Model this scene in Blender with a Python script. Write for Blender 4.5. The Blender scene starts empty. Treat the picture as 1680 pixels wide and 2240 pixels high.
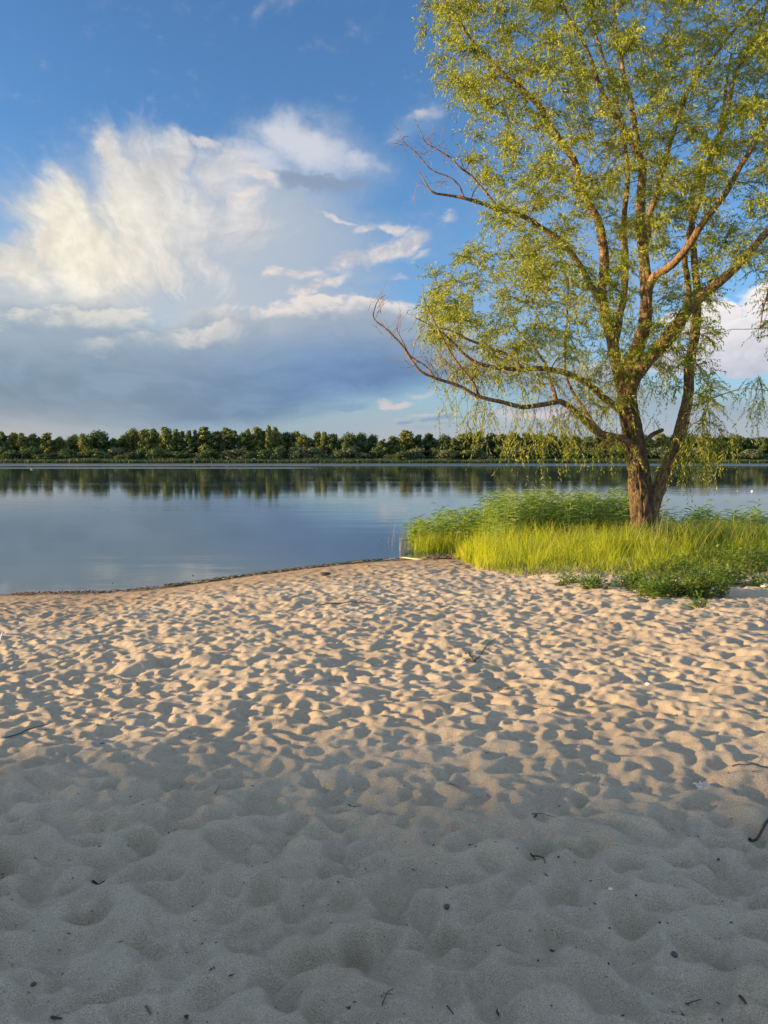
import bpy, math, random
import numpy as np
from mathutils import Vector, Matrix
from mathutils.noise import noise as pnoise

SC = bpy.context.scene
COL = SC.collection
rad = math.radians
RNG = np.random.default_rng(7)
random.seed(7)

# ------------------------------------------------------------------ camera
F = 1617.0                       # focal length in photo pixels (1680 x 2240)
PITCH = rad(4.14)
CAM_Z = 2.45
cam_d = bpy.data.cameras.new('camera')
cam = bpy.data.objects.new('camera', cam_d)
COL.objects.link(cam)
SC.camera = cam
cam.location = (0, 0, CAM_Z)
cam.rotation_euler = (math.pi / 2 - PITCH, 0, 0)
cam_d.sensor_fit = 'VERTICAL'
cam_d.sensor_height = 36
cam_d.lens = 36 * F / 2240
cam_d.clip_start = 0.05
cam_d.clip_end = 9000

# ------------------------------------------------------------------ sun, sky, exposure
SUN_EL = rad(9.3)
SUN_BACK = rad(8)               # the sun stands to the left and this much behind the camera
sun_dir = Vector((-math.cos(SUN_BACK) * math.cos(SUN_EL), -math.sin(SUN_BACK) * math.cos(SUN_EL), math.sin(SUN_EL)))
ld = bpy.data.lights.new('sun', 'SUN')
ld.energy = 5.0
ld.angle = rad(0.5)
ld.color = (1.0, 0.69, 0.36)
sun = bpy.data.objects.new('sun', ld)
COL.objects.link(sun)
sun.rotation_euler = sun_dir.to_track_quat('Z', 'Y').to_euler()
sun.location = (-30, -10, 20)

SC.view_settings.view_transform = 'Standard'
SC.view_settings.look = 'None'
SC.view_settings.gamma = 1.0
SC.view_settings.use_curve_mapping = False
SC.view_settings.exposure = 1.45
SC.cycles.max_bounces = 8
SC.cycles.transparent_max_bounces = 8

def pix_ray(u, v):
    x, y = (u - 840) / F, (1120 - v) / F
    s, c = math.sin(PITCH), math.cos(PITCH)
    return Vector((x, c + y * s, -s + y * c))

def pix_angles(u, v):            # photo pixel -> azimuth, elevation in degrees
    d = pix_ray(u, v)
    return math.degrees(math.atan2(d.x, d.y)), math.degrees(math.atan2(d.z, math.hypot(d.x, d.y)))

def at_depth(u, v, y):           # photo pixel -> point at a given distance along y
    d = pix_ray(u, v)
    k = y / d.y
    return Vector((d.x * k, y, CAM_Z + d.z * k))

class G:
    """small helper to write node graphs as expressions"""
    def __init__(s, nt): s.nt = nt
    def new(s, t, **kw):
        n = s.nt.nodes.new(t)
        for k, v in kw.items(): setattr(n, k, v)
        return n
    def put(s, sock, v):
        if v is None: return
        if isinstance(v, bpy.types.NodeSocket): s.nt.links.new(v, sock)
        elif isinstance(v, (tuple, list)) and len(v) == 3 and sock.type == 'RGBA': sock.default_value = (*v, 1)
        else: sock.default_value = v
    def m(s, op, a, b=None, c=None, clamp=False):
        n = s.new('ShaderNodeMath', operation=op, use_clamp=clamp)
        s.put(n.inputs[0], a); s.put(n.inputs[1], b); s.put(n.inputs[2], c)
        return n.outputs[0]
    def add(s, a, b): return s.m('ADD', a, b)
    def sub(s, a, b): return s.m('SUBTRACT', a, b)
    def mul(s, a, b): return s.m('MULTIPLY', a, b)
    def v(s, op, a, b=None, sc=None):
        n = s.new('ShaderNodeVectorMath', operation=op)
        s.put(n.inputs[0], a); s.put(n.inputs[1], b)
        if sc is not None: s.put(n.inputs['Scale'], sc)
        return n.outputs[0] if op not in ('LENGTH', 'DOT_PRODUCT', 'DISTANCE') else n.outputs['Value']
    def xyz(s, x, y, z):
        n = s.new('ShaderNodeCombineXYZ')
        s.put(n.inputs[0], x); s.put(n.inputs[1], y); s.put(n.inputs[2], z)
        return n.outputs[0]
    def sep(s, a):
        n = s.new('ShaderNodeSeparateXYZ'); s.put(n.inputs[0], a); return n.outputs
    def noise(s, vec, scale, detail=3, rough=0.55, dist=0.0, col=False):
        n = s.new('ShaderNodeTexNoise')
        s.put(n.inputs['Vector'], vec); s.put(n.inputs['Scale'], scale)
        s.put(n.inputs['Detail'], detail); s.put(n.inputs['Roughness'], rough); s.put(n.inputs['Distortion'], dist)
        return n.outputs['Color' if col else 'Fac']
    def ss(s, x, a, b, o0=0.0, o1=1.0):      # smoothstep from a to b
        n = s.new('ShaderNodeMapRange', interpolation_type='SMOOTHSTEP')
        s.put(n.inputs['Value'], x); s.put(n.inputs['From Min'], a); s.put(n.inputs['From Max'], b)
        s.put(n.inputs['To Min'], o0); s.put(n.inputs['To Max'], o1)
        return n.outputs[0]
    def mix(s, f, a, b):
        n = s.new('ShaderNodeMix', data_type='RGBA')
        s.put(n.inputs[0], f); s.put(n.inputs[6], a); s.put(n.inputs[7], b)
        return n.outputs[2]
    def curve(s, x, pts, lo, hi):            # piecewise curve through (x, y) points; both axes mapped into 0..1
        xs = [p[0] for p in pts]
        x0, x1 = min(xs), max(xs)
        t = s.m('DIVIDE', s.sub(x, x0), x1 - x0, clamp=True)
        n = s.new('ShaderNodeFloatCurve')
        c = n.mapping.curves[0]
        q = [((p[0] - x0) / (x1 - x0), (p[1] - lo) / (hi - lo)) for p in pts]
        c.points[0].location = q[0]; c.points[-1].location = q[-1]
        for a in q[1:-1]: c.points.new(*a)
        n.mapping.update()
        s.put(n.inputs['Value'], t)
        return s.add(s.mul(n.outputs[0], hi - lo), lo)

world = bpy.data.worlds.new('World')
SC.world = world
world.use_nodes = True
wt = world.node_tree
wt.nodes.clear()
g = G(wt)
geo = g.new('ShaderNodeTexCoord')
D = g.v('NORMALIZE', geo.outputs['Generated'])
dx, dy, dz = g.sep(D)
RD = 180 / math.pi
AZ = g.mul(g.m('ARCTAN2', dx, dy), RD)
EL = g.mul(g.m('ARCSINE', dz), RD)
sky = g.new('ShaderNodeTexSky', sky_type='NISHITA', sun_disc=False)
sky.sun_elevation = SUN_EL
sky.sun_rotation = math.atan2(sun_dir.x, sun_dir.y)
sky.altitude = 100
sky.air_density = 1.0
sky.dust_density = 0.3
sky.ozone_density = 1.6
SKY_S = 0.097
base = g.v('MULTIPLY', g.v('SCALE', sky.outputs[0], sc=SKY_S), (0.45, 0.67, 0.93))

# cloud noise fields are 3-D and read with the view direction, so the sky has no seam
Ds = g.v('MULTIPLY', D, (1, 1, 1.6))
warpc = g.v('SUBTRACT', g.noise(Ds, 4.0, 3, 0.5, col=True), (0.5, 0.5, 0.5))
wx, wy, wz = g.sep(warpc)
warpf = g.v('SUBTRACT', g.noise(Ds, 17.0, 4, 0.6, col=True), (0.5, 0.5, 0.5))
fx, fy, fz = g.sep(warpf)
AZw = g.add(AZ, g.add(g.mul(wx, 3.6), g.mul(fx, 3.0)))
ELw = g.add(EL, g.add(g.mul(wz, 3.0), g.mul(fz, 2.4)))
nbig = g.noise(g.v('ADD', Ds, g.v('SCALE', warpc, sc=0.25)), 9.0, 6, 0.6)
# emboss: the same billow field read a little towards the sun
nb2 = g.noise(g.v('ADD', g.v('ADD', Ds, (-0.012, 0, 0.010)), g.v('SCALE', warpc, sc=0.25)), 9.0, 6, 0.6)
relief = g.sub(nbig, nb2)
Dst = g.v('MULTIPLY', D, (1.0, 1.0, 5.0))
nstr = g.noise(g.v('ADD', Dst, g.v('SCALE', warpc, sc=0.5)), 6.0, 5, 0.58)
nfine = g.noise(Ds, 34.0, 4, 0.6)

def blob(u, v, ru, rv, rot=0, soft=0.6, warped=True, gain=1.0):
    """soft ellipse about a sky direction (given as photo pixel), radii in photo pixels; rot in degrees, clockwise in the picture"""
    a0, e0 = pix_angles(u, v)
    px = 57.3 / F
    A = g.sub(AZw if warped else AZ, a0); E = g.sub(ELw if warped else EL, e0)
    c, s_ = math.cos(rad(rot)), math.sin(rad(rot))
    X = g.sub(g.mul(A, c), g.mul(E, s_)); Y = g.add(g.mul(A, s_), g.mul(E, c))
    r2 = g.add(g.m('POWER', g.m('ABSOLUTE', g.mul(X, 1 / (ru * px))), 2.0), g.m('POWER', g.m('ABSOLUTE', g.mul(Y, 1 / (rv * px))), 2.0))
    return g.ss(g.m('SQRT', r2), 1.0 + soft * .4, 1.0 - soft, 0.0, gain)

def union(lst):
    o = lst[0]
    for b in lst[1:]: o = g.m('MAXIMUM', o, b)
    return o
CK = 0.365                        # cloud brightness against exposure
def over(col, cloud, alpha):
    if isinstance(cloud, tuple): return g.mix(alpha, col, tuple(c * CK for c in cloud))
    return g.mix(alpha, col, g.v('SCALE', cloud, sc=CK))

C = base
# pale, slightly warm air near the horizon
hz = g.ss(EL, 10.0, 0.5)
C = over(C, (0.330, 0.395, 0.500), g.mul(hz, 0.85))
# feathers fan out from one point of the storm cloud's foot
fa_, fe_ = pix_angles(430, 760)
pa = g.sub(AZw, fa_); pe = g.sub(ELw, fe_)
phi = g.m('ARCTAN2', pa, pe)
prr = g.m('SQRT', g.add(g.mul(pa, pa), g.mul(pe, pe)))
fan = g.noise(g.xyz(g.mul(phi, 6.0), g.mul(prr, .16), 0.0), 1.0, 5, .58)
fan2 = g.noise(g.xyz(g.mul(phi, 17.0), g.mul(prr, .30), 4.0), 1.0, 4, .6)
feather = g.add(g.mul(g.sub(fan, .5), .9), g.mul(g.sub(fan2, .5), .5))
# wide grey-white veil behind everything
veil = union([blob(330, 560, 420, 210, 0, .9), blob(600, 520, 330, 190, 10, .9), blob(1250, 620, 520, 330, 0, 1.0, gain=.50),
              blob(700, 330, 210, 75, 10, 1.0, gain=.8), blob(905, 275, 110, 40, -20, 1.0, gain=.5), blob(60, 620, 260, 110, 0, .8), blob(560, 660, 420, 90, 0, .8), blob(330, 380, 150, 110, 0, 1.0, gain=.75)])
veil = g.ss(g.add(veil, g.add(g.mul(feather, .35), g.mul(g.sub(nstr, .5), .5))), .10, .95)
vl = g.ss(AZ, -15, 6)
C = over(C, g.mix(vl, (0.53, 0.575, 0.62), (0.315, 0.425, 0.60)), g.mul(veil, 0.92))
# white upper sheet to the right of the big cloud
sheet = union([blob(660, 320, 150, 60, 18, 1.0), blob(560, 340, 90, 50, 0, 1.0, gain=.8), blob(610, 285, 50, 32, 30, .9), blob(760, 350, 120, 28, 6, 1.0, gain=.8)])
sheeta = g.ss(g.add(sheet, g.add(g.mul(g.sub(nbig, .5), 1.1), g.mul(feather, .3))), .20, .95)
C = over(C, (0.68, 0.70, 0.77), g.mul(sheeta, .82))
# the big lit cloud
lit = union([blob(490, 380, 90, 70, 20, 1.0, gain=.75), blob(520, 480, 90, 90, 20, 1.0, gain=.62), blob(130, 470, 90, 105, 25, 1.0), blob(175, 545, 150, 95, 15, 1.0), blob(290, 560, 120, 80, 0, 1.0, gain=.85), blob(420, 470, 100, 90, 0, 1.0, gain=.72), blob(100, 520, 60, 60, 0, 1.0), blob(30, 570, 90, 60, 20, .9, gain=.9),
             blob(335, 450, 125, 140, 15, 1.0), blob(262, 345, 30, 85, -28, 1.0, gain=.9), blob(405, 325, 48, 42, -25, .9, gain=.9), blob(385, 380, 60, 80, 0, 1.0, gain=.9), blob(455, 305, 34, 14, 15, .9, gain=.8),
             blob(350, 560, 45, 110, -42, 1.0, gain=.9), blob(460, 590, 34, 100, -45, 1.0, gain=.65), blob(200, 620, 60, 50, 0, 1.0, gain=.7), blob(250, 480, 90, 90, 0, 1.0, gain=.6)])
lita = g.ss(g.add(lit, g.add(g.mul(feather, .70), g.mul(g.sub(nbig, .5), .5))), 0.06, 0.85)
warm = blob(170, 530, 230, 190, 0, 1.0, False)
litc = g.mix(warm, (0.72, 0.71, 0.72), (0.98, 0.91, 0.75))
litb = g.ss(g.add(g.add(g.mul(relief, 2.0), g.mul(feather, .55)), g.mul(g.sub(nfine, .5), .12)), -0.5, 0.5, 0.74, 1.12)
litc = g.v('SCALE', litc, sc=litb)
C = over(C, litc, g.mul(lita, 0.93))
# grey lens under the upper sheet
gl = g.ss(g.add(union([blob(700, 400, 120, 20, 2, .9), blob(640, 388, 70, 16, 14, .9)]), g.mul(g.sub(nbig, .5), .8)), .25, .8)
C = over(C, (0.275, 0.345, 0.465), g.mul(gl, .80))
# small lit rags
rag = union([blob(650, 604, 75, 15, -7, .8), blob(703, 624, 78, 15, -22, .8), blob(770, 573, 66, 16, -8, .8), blob(848, 540, 70, 22, -24, .8), blob(895, 524, 42, 22, -10, .8), blob(858, 492, 30, 14, 20, .8, gain=.8),
             blob(720, 464, 70, 7, 12, .9, gain=.75), blob(792, 492, 44, 12, -14, .9, gain=.75), blob(925, 545, 28, 8, -10, .9, gain=.6), blob(885, 592, 34, 11, -4, .9, gain=.7), blob(975, 480, 26, 12, 0, .9, gain=.6),
             blob(566, 374, 46, 13, 38, .8, gain=.9), blob(527, 425, 42, 15, -32, .8, gain=.75), blob(930, 258, 46, 14, -16, .9, gain=.55), blob(860, 305, 40, 12, -6, .9, gain=.45)])
raga = g.ss(g.add(rag, g.add(g.mul(g.sub(nfine, .5), .8), g.mul(g.sub(nbig, .5), .5))), 0.04, 1.0)
ragc = g.mix(g.ss(g.add(relief, g.mul(g.sub(nfine, .5), .3)), -.10, .12), (0.50, 0.52, 0.60), (0.86, 0.77, 0.70))
C = over(C, ragc, g.mul(raga, .88))
# cumulus towers seen low on the right, past the trunk
cum = union([blob(1550, 700, 70, 55, 0, .5), blob(1640, 770, 110, 60, 0, .5), blob(1500, 790, 110, 40, 0, .6), blob(1750, 700, 120, 120, 0, .6), blob(1240, 900, 130, 26, 0, .8, gain=.8), blob(1300, 810, 150, 36, 0, .8, gain=.7)])
cuma = g.ss(g.add(cum, g.mul(g.sub(nbig, .5), 1.2)), .3, .6)
cumc = g.v('SCALE', g.mix(g.ss(EL, 4.0, 12.0), (0.52, 0.53, 0.64), (1.0, 0.92, 0.86)), sc=g.ss(relief, -.12, .12, .86, 1.08))
C = over(C, cumc, g.mul(cuma, .92))
# slate-blue base with a lit, ragged upper edge
px = 57.3 / F
def cv(pts): return [pix_angles(u, v) for u, v in pts]
up = cv([(-500, 640), (-100, 650), (60, 650), (200, 655), (350, 690), (450, 678), (600, 668), (760, 650), (850, 655), (1000, 700), (1250, 770), (1500, 850), (1900, 870)])
lo_ = cv([(-500, 950), (0, 945), (300, 950), (600, 918), (730, 886), (850, 862), (950, 838), (1100, 850), (1300, 900), (1500, 925), (1900, 940)])
jag = g.add(g.add(g.mul(g.sub(nstr, .5), 1.6), g.mul(g.sub(nbig, .5), 2.4)), g.mul(g.sub(nfine, .5), 1.4))
UE = g.add(g.curve(AZ, up, 0, 30), jag)
LE = g.add(g.curve(AZ, lo_, -2, 30), g.mul(g.sub(nstr, .5), 2.2))
below = g.sub(UE, EL)            # degrees below the upper edge
above = g.sub(EL, LE)
base_a = g.mul(g.ss(below, -0.3, 1.3), g.ss(above, -1.2, 1.5))
shade_n = g.ss(g.add(nstr, g.mul(g.sub(nbig, .5), .6)), .25, .75)
deep = g.ss(below, 0.6, 5.5)
right = g.ss(AZ, -24, 2)
slate = g.mix(right, (0.240, 0.325, 0.415), (0.150, 0.258, 0.465))
upper = g.mix(shade_n, (0.31, 0.40, 0.50), (0.42, 0.475, 0.545))
bc = g.mix(deep, upper, g.v('SCALE', slate, sc=g.ss(shade_n, 0, 1, .90, 1.12)))
C = over(C, bc, g.mul(base_a, .95))
# lit crests along its upper side
cr1 = g.mul(g.ss(below, -0.35, 0.15), g.ss(below, 1.5, 0.25))
cr1 = g.mul(cr1, g.ss(g.add(g.mul(g.sub(nbig, .5), 1.2), g.mul(relief, 1.5)), -.34, .06))
cr1 = g.mul(cr1, g.ss(AZ, -13.5, -11.0, .18, 1))
jag2 = g.add(g.mul(g.sub(nstr, .5), 2.0), g.mul(g.sub(nfine, .5), 2.0))
UE2 = g.add(g.curve(AZ, cv([(-300, 690), (0, 680), (90, 668), (230, 680), (330, 680), (400, 712), (520, 706), (650, 700), (820, 700), (1200, 760)]), 0, 30), jag2)
b2 = g.sub(UE2, EL)
cr2 = g.mul(g.mul(g.ss(b2, -.2, .3), g.ss(b2, 1.7, .3)), g.ss(nbig, .40, .60))
cr2 = g.mul(cr2, g.ss(AZ, -6, -14, 0, .85))
UE3 = g.add(g.curve(AZ, cv([(-300, 800), (170, 752), (260, 735), (340, 722), (420, 716), (520, 722), (1200, 760)]), 0, 30), jag2)
b3 = g.sub(UE3, EL)
cr3 = g.mul(g.mul(g.ss(b3, -.2, .3), g.ss(b3, 1.6, .2)), g.ss(nbig, .40, .62))
cr3 = g.mul(cr3, g.mul(g.ss(AZ, -23, -20), g.ss(AZ, -10, -14, 0, .6)))
azr = g.ss(AZ, 10, 0)
crest = g.m('MAXIMUM', g.mul(cr1, azr), g.m('MAXIMUM', cr2, cr3))
C = over(C, g.mix(g.ss(AZ, -22, -5), (0.84, 0.80, 0.70), (0.88, 0.79, 0.73)), g.mul(crest, .82))
# low horizon colours: warm at far left, pale pink to the right, with small slate scraps
C = over(C, (0.52, 0.50, 0.50), g.mul(g.mul(g.ss(AZ, -12, -32), g.ss(EL, 4.5, 1.5)), .85))
C = over(C, (0.50, 0.50, 0.56), g.mul(g.mul(g.ss(AZ, -8, 2), g.ss(EL, 4.2, 1.2)), .55))
scr = union([blob(765, 899, 50, 12, -4, .8, gain=.95), blob(955, 928, 55, 7, -4, .8), blob(884, 932, 20, 5, 0, .8), blob(670, 918, 60, 9, 0, .9, gain=.6), blob(1000, 944, 120, 5, 0, .9, gain=.7)])
C = over(C, (0.25, 0.375, 0.54), g.mul(g.ss(g.add(scr, g.mul(g.sub(nfine, .5), .9)), .2, .8), .8))
pk = union([blob(850, 886, 38, 9, 0, .8), blob(905, 868, 55, 7, -4, .9, gain=.6), blob(930, 918, 80, 7, 0, .9, gain=.5), blob(1180, 905, 160, 18, 0, .9, gain=.7)])
C = over(C, (0.74, 0.62, 0.60), g.mul(g.ss(g.add(pk, g.mul(g.sub(nfine, .5), .7)), .05, 1.0), .7))
# unseen broken cloud outside the picture, brightened and blued to fill the shaded sand
fill_m = g.m('MAXIMUM', g.ss(g.m('ABSOLUTE', AZ), 34, 60), g.ss(EL, 42, 62))
fill_a = g.mul(g.mul(fill_m, g.ss(nstr, .34, .54)), g.ss(EL, -1, 3))
C = over(C, (0.68, 0.91, 1.26), g.mul(fill_a, .95))
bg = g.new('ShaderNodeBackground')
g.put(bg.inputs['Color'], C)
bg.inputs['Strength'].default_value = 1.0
wo = g.new('ShaderNodeOutputWorld')
wt.links.new(bg.outputs[0], wo.inputs[0])
world.cycles.sampling_method = 'MANUAL'
world.cycles.sample_map_resolution = 512

# ------------------------------------------------------------------ helpers for objects
def tag(o, label=None, cat=None, group=None, kind=None):
    if label: o['label'] = label
    if cat: o['category'] = cat
    if group: o['group'] = group
    if kind: o['kind'] = kind
    return o
def mesh_np(name, V, faces, smooth=False):
    """V (n,3) array, faces: (m,k) int array (all the same size) or list of such arrays"""
    me = bpy.data.meshes.new(name)
    V = np.asarray(V, dtype=np.float32)
    fl = faces if isinstance(faces, list) else [faces]
    fl = [np.asarray(f, dtype=np.int32) for f in fl if len(f)]
    me.vertices.add(len(V)); me.vertices.foreach_set('co', V.ravel())
    nl = sum(f.size for f in fl); nf = sum(len(f) for f in fl)
    me.loops.add(nl); me.polygons.add(nf)
    me.loops.foreach_set('vertex_index', np.concatenate([f.ravel() for f in fl]))
    tot = np.concatenate([np.full(len(f), f.shape[1], np.int32) for f in fl])
    st = np.concatenate([[0], np.cumsum(tot)[:-1]]).astype(np.int32)
    me.polygons.foreach_set('loop_start', st)
    me.polygons.foreach_set('loop_total', tot)
    if smooth: me.polygons.foreach_set('use_smooth', np.ones(nf, bool))
    me.update(calc_edges=True)
    return me
def obj(name, me, mat=None, parent=None, loc=None):
    o = bpy.data.objects.new(name, me); COL.objects.link(o)
    if mat is not None and me is not None and not me.materials: me.materials.append(mat)
    if parent is not None: o.parent = parent
    if loc is not None: o.location = loc
    return o
def empty(name, loc=(0, 0, 0)):
    o = bpy.data.objects.new(name, None); COL.objects.link(o); o.location = loc
    o.empty_display_size = 0.2
    return o
def attr(me, name, vals, dom='POINT'):
    a = me.attributes.new(name, 'FLOAT', dom)
    a.data.foreach_set('value', np.asarray(vals, np.float32))
def mat_new(name):
    m = bpy.data.materials.new(name); m.use_nodes = True
    nt = m.node_tree; nt.nodes.clear()
    gg = G(nt)
    out = gg.new('ShaderNodeOutputMaterial')
    return m, gg, out
def principled(gg, out, **kw):
    p = gg.new('ShaderNodeBsdfPrincipled')
    for k, v in kw.items(): gg.put(p.inputs[k.replace('_', ' ')], v)
    gg.nt.links.new(p.outputs[0], out.inputs[0])
    return p
def bump(gg, h, strength, dist=1.0, normal=None):
    b = gg.new('ShaderNodeBump'); gg.put(b.inputs['Height'], h)
    gg.put(b.inputs['Strength'], strength); gg.put(b.inputs['Distance'], dist)
    if normal is not None: gg.put(b.inputs['Normal'], normal)
    return b.outputs[0]
def attr_in(gg, name):
    n = gg.new('ShaderNodeAttribute'); n.attribute_name = name
    return n.outputs['Fac']

# ------------------------------------------------------------------ lie of the land
def on_plane(u, v, z):
    d = pix_ray(u, v); k = (z - CAM_Z) / d.z
    return (d.x * k, d.y * k)
_sh = [on_plane(u, v, 0) for u, v in [(0, 1299), (130, 1294), (250, 1292), (400, 1279), (560, 1257), (700, 1239), (800, 1228), (900, 1222), (1000, 1221)]]
SHX = [-4000, -400, -120, -60, -30, -16] + [p[0] for p in _sh] + [2.6, 3.4, 6.0, 12, 25, 60, 200, 4000]
SHY = [-600, -40, 6, 9.0, 9.5, 10.6] + [p[1] for p in _sh] + [18.9, 20.3, 21.2, 20.6, 19.5, 16, 5, -300]
def shore(x):
    return np.interp(x, SHX, SHY)
def base_z(x, y):
    x = np.asarray(x, float); y = np.asarray(y, float)
    sd = (shore(x) - y) * 0.86
    z = np.where(sd > 0, 0.95 * (1 - np.exp(-np.maximum(sd, 0) / 8.0)), np.maximum(sd * 0.16, -2.2))
    far = y > 345
    z = np.where(far, np.clip((y - 352) * 0.12, -2.2, 1.2), z)
    return z

def box_blur(a, r, n=3):
    r = int(r)
    if r < 1: return a
    k = 2 * r + 1
    for _ in range(n):
        for ax in (0, 1):
            p = np.pad(a, [(r + 1, r) if i == ax else (0, 0) for i in (0, 1)], mode='edge')
            c = np.cumsum(p, axis=ax, dtype=np.float64)
            if ax == 0: a = ((c[k:] - c[:-k]) / k)
            else: a = ((c[:, k:] - c[:, :-k]) / k)
            a = a.astype(np.float32)
    return a

# trampled sand relief on a regular grid
RES = 0.0125
X0, X1, Y0, Y1 = -16.0, 16.0, 0.8, 20.4
NX, NY = int((X1 - X0) / RES), int((Y1 - Y0) / RES)
def fbm_grid(cells, amp):
    out = np.zeros((NY, NX), np.float32)
    for c, a in zip(cells, amp):
        ny, nx = int((Y1 - Y0) / c) + 3, int((X1 - X0) / c) + 3
        r = RNG.normal(size=(ny, nx)).astype(np.float32)
        yy = np.arange(NY) * RES / c; xx = np.arange(NX) * RES / c
        yi = yy.astype(int); xi = xx.astype(int)
        fy = (yy - yi)[:, None]; fxx = (xx - xi)[None, :]
        fy = fy * fy * (3 - 2 * fy); fxx = fxx * fxx * (3 - 2 * fxx)
        A = r[yi][:, xi]; B = r[yi][:, xi + 1]; C_ = r[yi + 1][:, xi]; D_ = r[yi + 1][:, xi + 1]
        out += a * ((A * (1 - fxx) + B * fxx) * (1 - fy) + (C_ * (1 - fxx) + D_ * fxx) * fy)
    return out
H = fbm_grid((1.7, .8, .35), (.018, .012, .005)).astype(np.float32)
def stamp(n, L, Wd, depth, ylo, yhi, rim=0.35, keep=0.35):
    xs = RNG.uniform(X0 + .4, X1 - .4, n); ys = RNG.uniform(max(ylo, Y0 + .4), min(yhi, Y1 - .4), n)
    # people walk mostly along and towards the water
    ang = RNG.normal(0.05, 0.38, n) + np.where(RNG.random(n) < .14, math.pi / 2, 0)
    PH = RNG.uniform(0, 6.28, (n, 3))
    for i in range(n):
        l = L * RNG.uniform(.8, 1.25); w = Wd * RNG.uniform(.8, 1.3); d = depth * RNG.uniform(.45, 1.25)
        R = int(1.75 * l / RES) + 1
        cx = int((xs[i] - X0) / RES); cy = int((ys[i] - Y0) / RES)
        a, b, c, e = cy - R, cy + R + 1, cx - R, cx + R + 1
        if a < 0 or c < 0 or b > NY or e > NX: continue
        q = np.arange(-R, R + 1, dtype=np.float32) * RES
        ca, sa = math.cos(ang[i]), math.sin(ang[i])
        U = q[None, :] * ca + q[:, None] * sa; V = -q[None, :] * sa + q[:, None] * ca
        wv = w * (1 + 0.22 * np.sin(U / l * 2.6 + .6))
        r = np.sqrt((U / l) ** 2 + (V / wv) ** 2)
        th = np.arctan2(V, U); ph = PH[i]
        r = r * (1 + .13 * np.sin(2 * th + ph[0]) + .09 * np.sin(3 * th + ph[1]) + .06 * np.sin(5 * th + ph[2]))
        P = H[a:b, c:e]
        inside = r < 1.0
        m0 = P[inside].mean()
        bowl = m0 - d * (1 - np.minimum(r, 1.0) ** 2.4) + 0.0
        k = np.clip((1.12 - r) / .22, 0, 1)
        P[...] = P * (1 - k * (1 - keep)) + bowl * k * (1 - keep)
        P += rim * d * np.exp(-((r - 1.22) / .20) ** 2) * (1 + .6 * np.sin(3 * th + ph[0]))
stamp(700, .19, .12, .040, .8, 20.4, .35, .4)
stamp(20000, .120, .050, .046, .8, 20.4, .24, .25)
stamp(30000, .096, .040, .042, .8, 20.4, .24, .22)
stamp(22000, .062, .036, .030, 1.6, 20.4, .24, .25)
# trodden ground: crests are worn down, hollows stay
Hb = box_blur(H, 7, 2)
dv_ = H - Hb
H = Hb + np.where(dv_ > 0, .017 * np.tanh(dv_ / .017), .034 * np.tanh(dv_ / .034)).astype(np.float32)
del dv_
# small crumbs of relief, rougher further away
gy = (Y0 + np.arange(NY) * RES)[:, None]
rough = np.clip((gy - 6) / 6, 0, 1)
f1 = fbm_grid((.15, .075), (.0055, .0034)); f2 = fbm_grid((.11, .05, .0275), (.0040, .0026, .0012))
H += f2 * (0.75 + .7 * rough) + f1 * .8 - np.abs(f1) * .8
# nearest to the camera the wind has rounded everything off
Hs = box_blur(H, 1, 3); Hm = box_blur(H, 1, 1)
wn = np.clip((4.6 - gy) / 1.8, 0, 1); wn = wn * wn * (3 - 2 * wn)
H = Hm * (1 - wn) + Hs * wn * 2.0
del Hs, Hm
# dug heap of sand at left
def heap(cx, cy, rx, ry, h):
    xx = (X0 + np.arange(NX) * RES)[None, :]
    r = ((xx - cx) / rx) ** 2 + ((gy - cy) / ry) ** 2
    return (h * np.exp(-r * r)).astype(np.float32)
hx, hy = on_plane(360, 1425, .66)
H += heap(hx - .22, hy - .1, .20, .17, .065) + heap(hx + .28, hy + .02, .24, .14, .05) - heap(hx + .05, hy - .05, .12, .16, .06)
# band of firm, flatter sand along the water line
xx_ = (X0 + np.arange(NX) * RES)
sdg = (shore(xx_)[None, :] - gy) * .86
damp = 0.14 + 0.50 * np.clip((sdg - .3) / 2.2, 0, 1) + .36 * np.clip((sdg - 2) / 4.5, 0, 1)
H *= damp.astype(np.float32)
H *= 1.12

def relief_at(x, y):
    u = (np.asarray(x) - X0) / RES; v = (np.asarray(y) - Y0) / RES
    ok = (u > 1) & (u < NX - 2) & (v > 1) & (v < NY - 2)
    u = np.clip(u, 1, NX - 3); v = np.clip(v, 1, NY - 3)
    i = u.astype(int); j = v.astype(int); fu = u - i; fv = v - j
    z = (H[j, i] * (1 - fu) + H[j, i + 1] * fu) * (1 - fv) + (H[j + 1, i] * (1 - fu) + H[j + 1, i + 1] * fu) * fv
    return np.where(ok, z, 0)
def ground_z(x, y):
    return float(base_z(x, y) + relief_at(x, y))
def on_ground(u, v):
    z = .7
    for _ in range(12):
        x, y = on_plane(u, v, z); z = .5 * z + .5 * float(base_z(x, y))
    for _ in range(3):
        x, y = on_plane(u, v, z); z = ground_z(x, y)
    return Vector((x, y, z))

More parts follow.
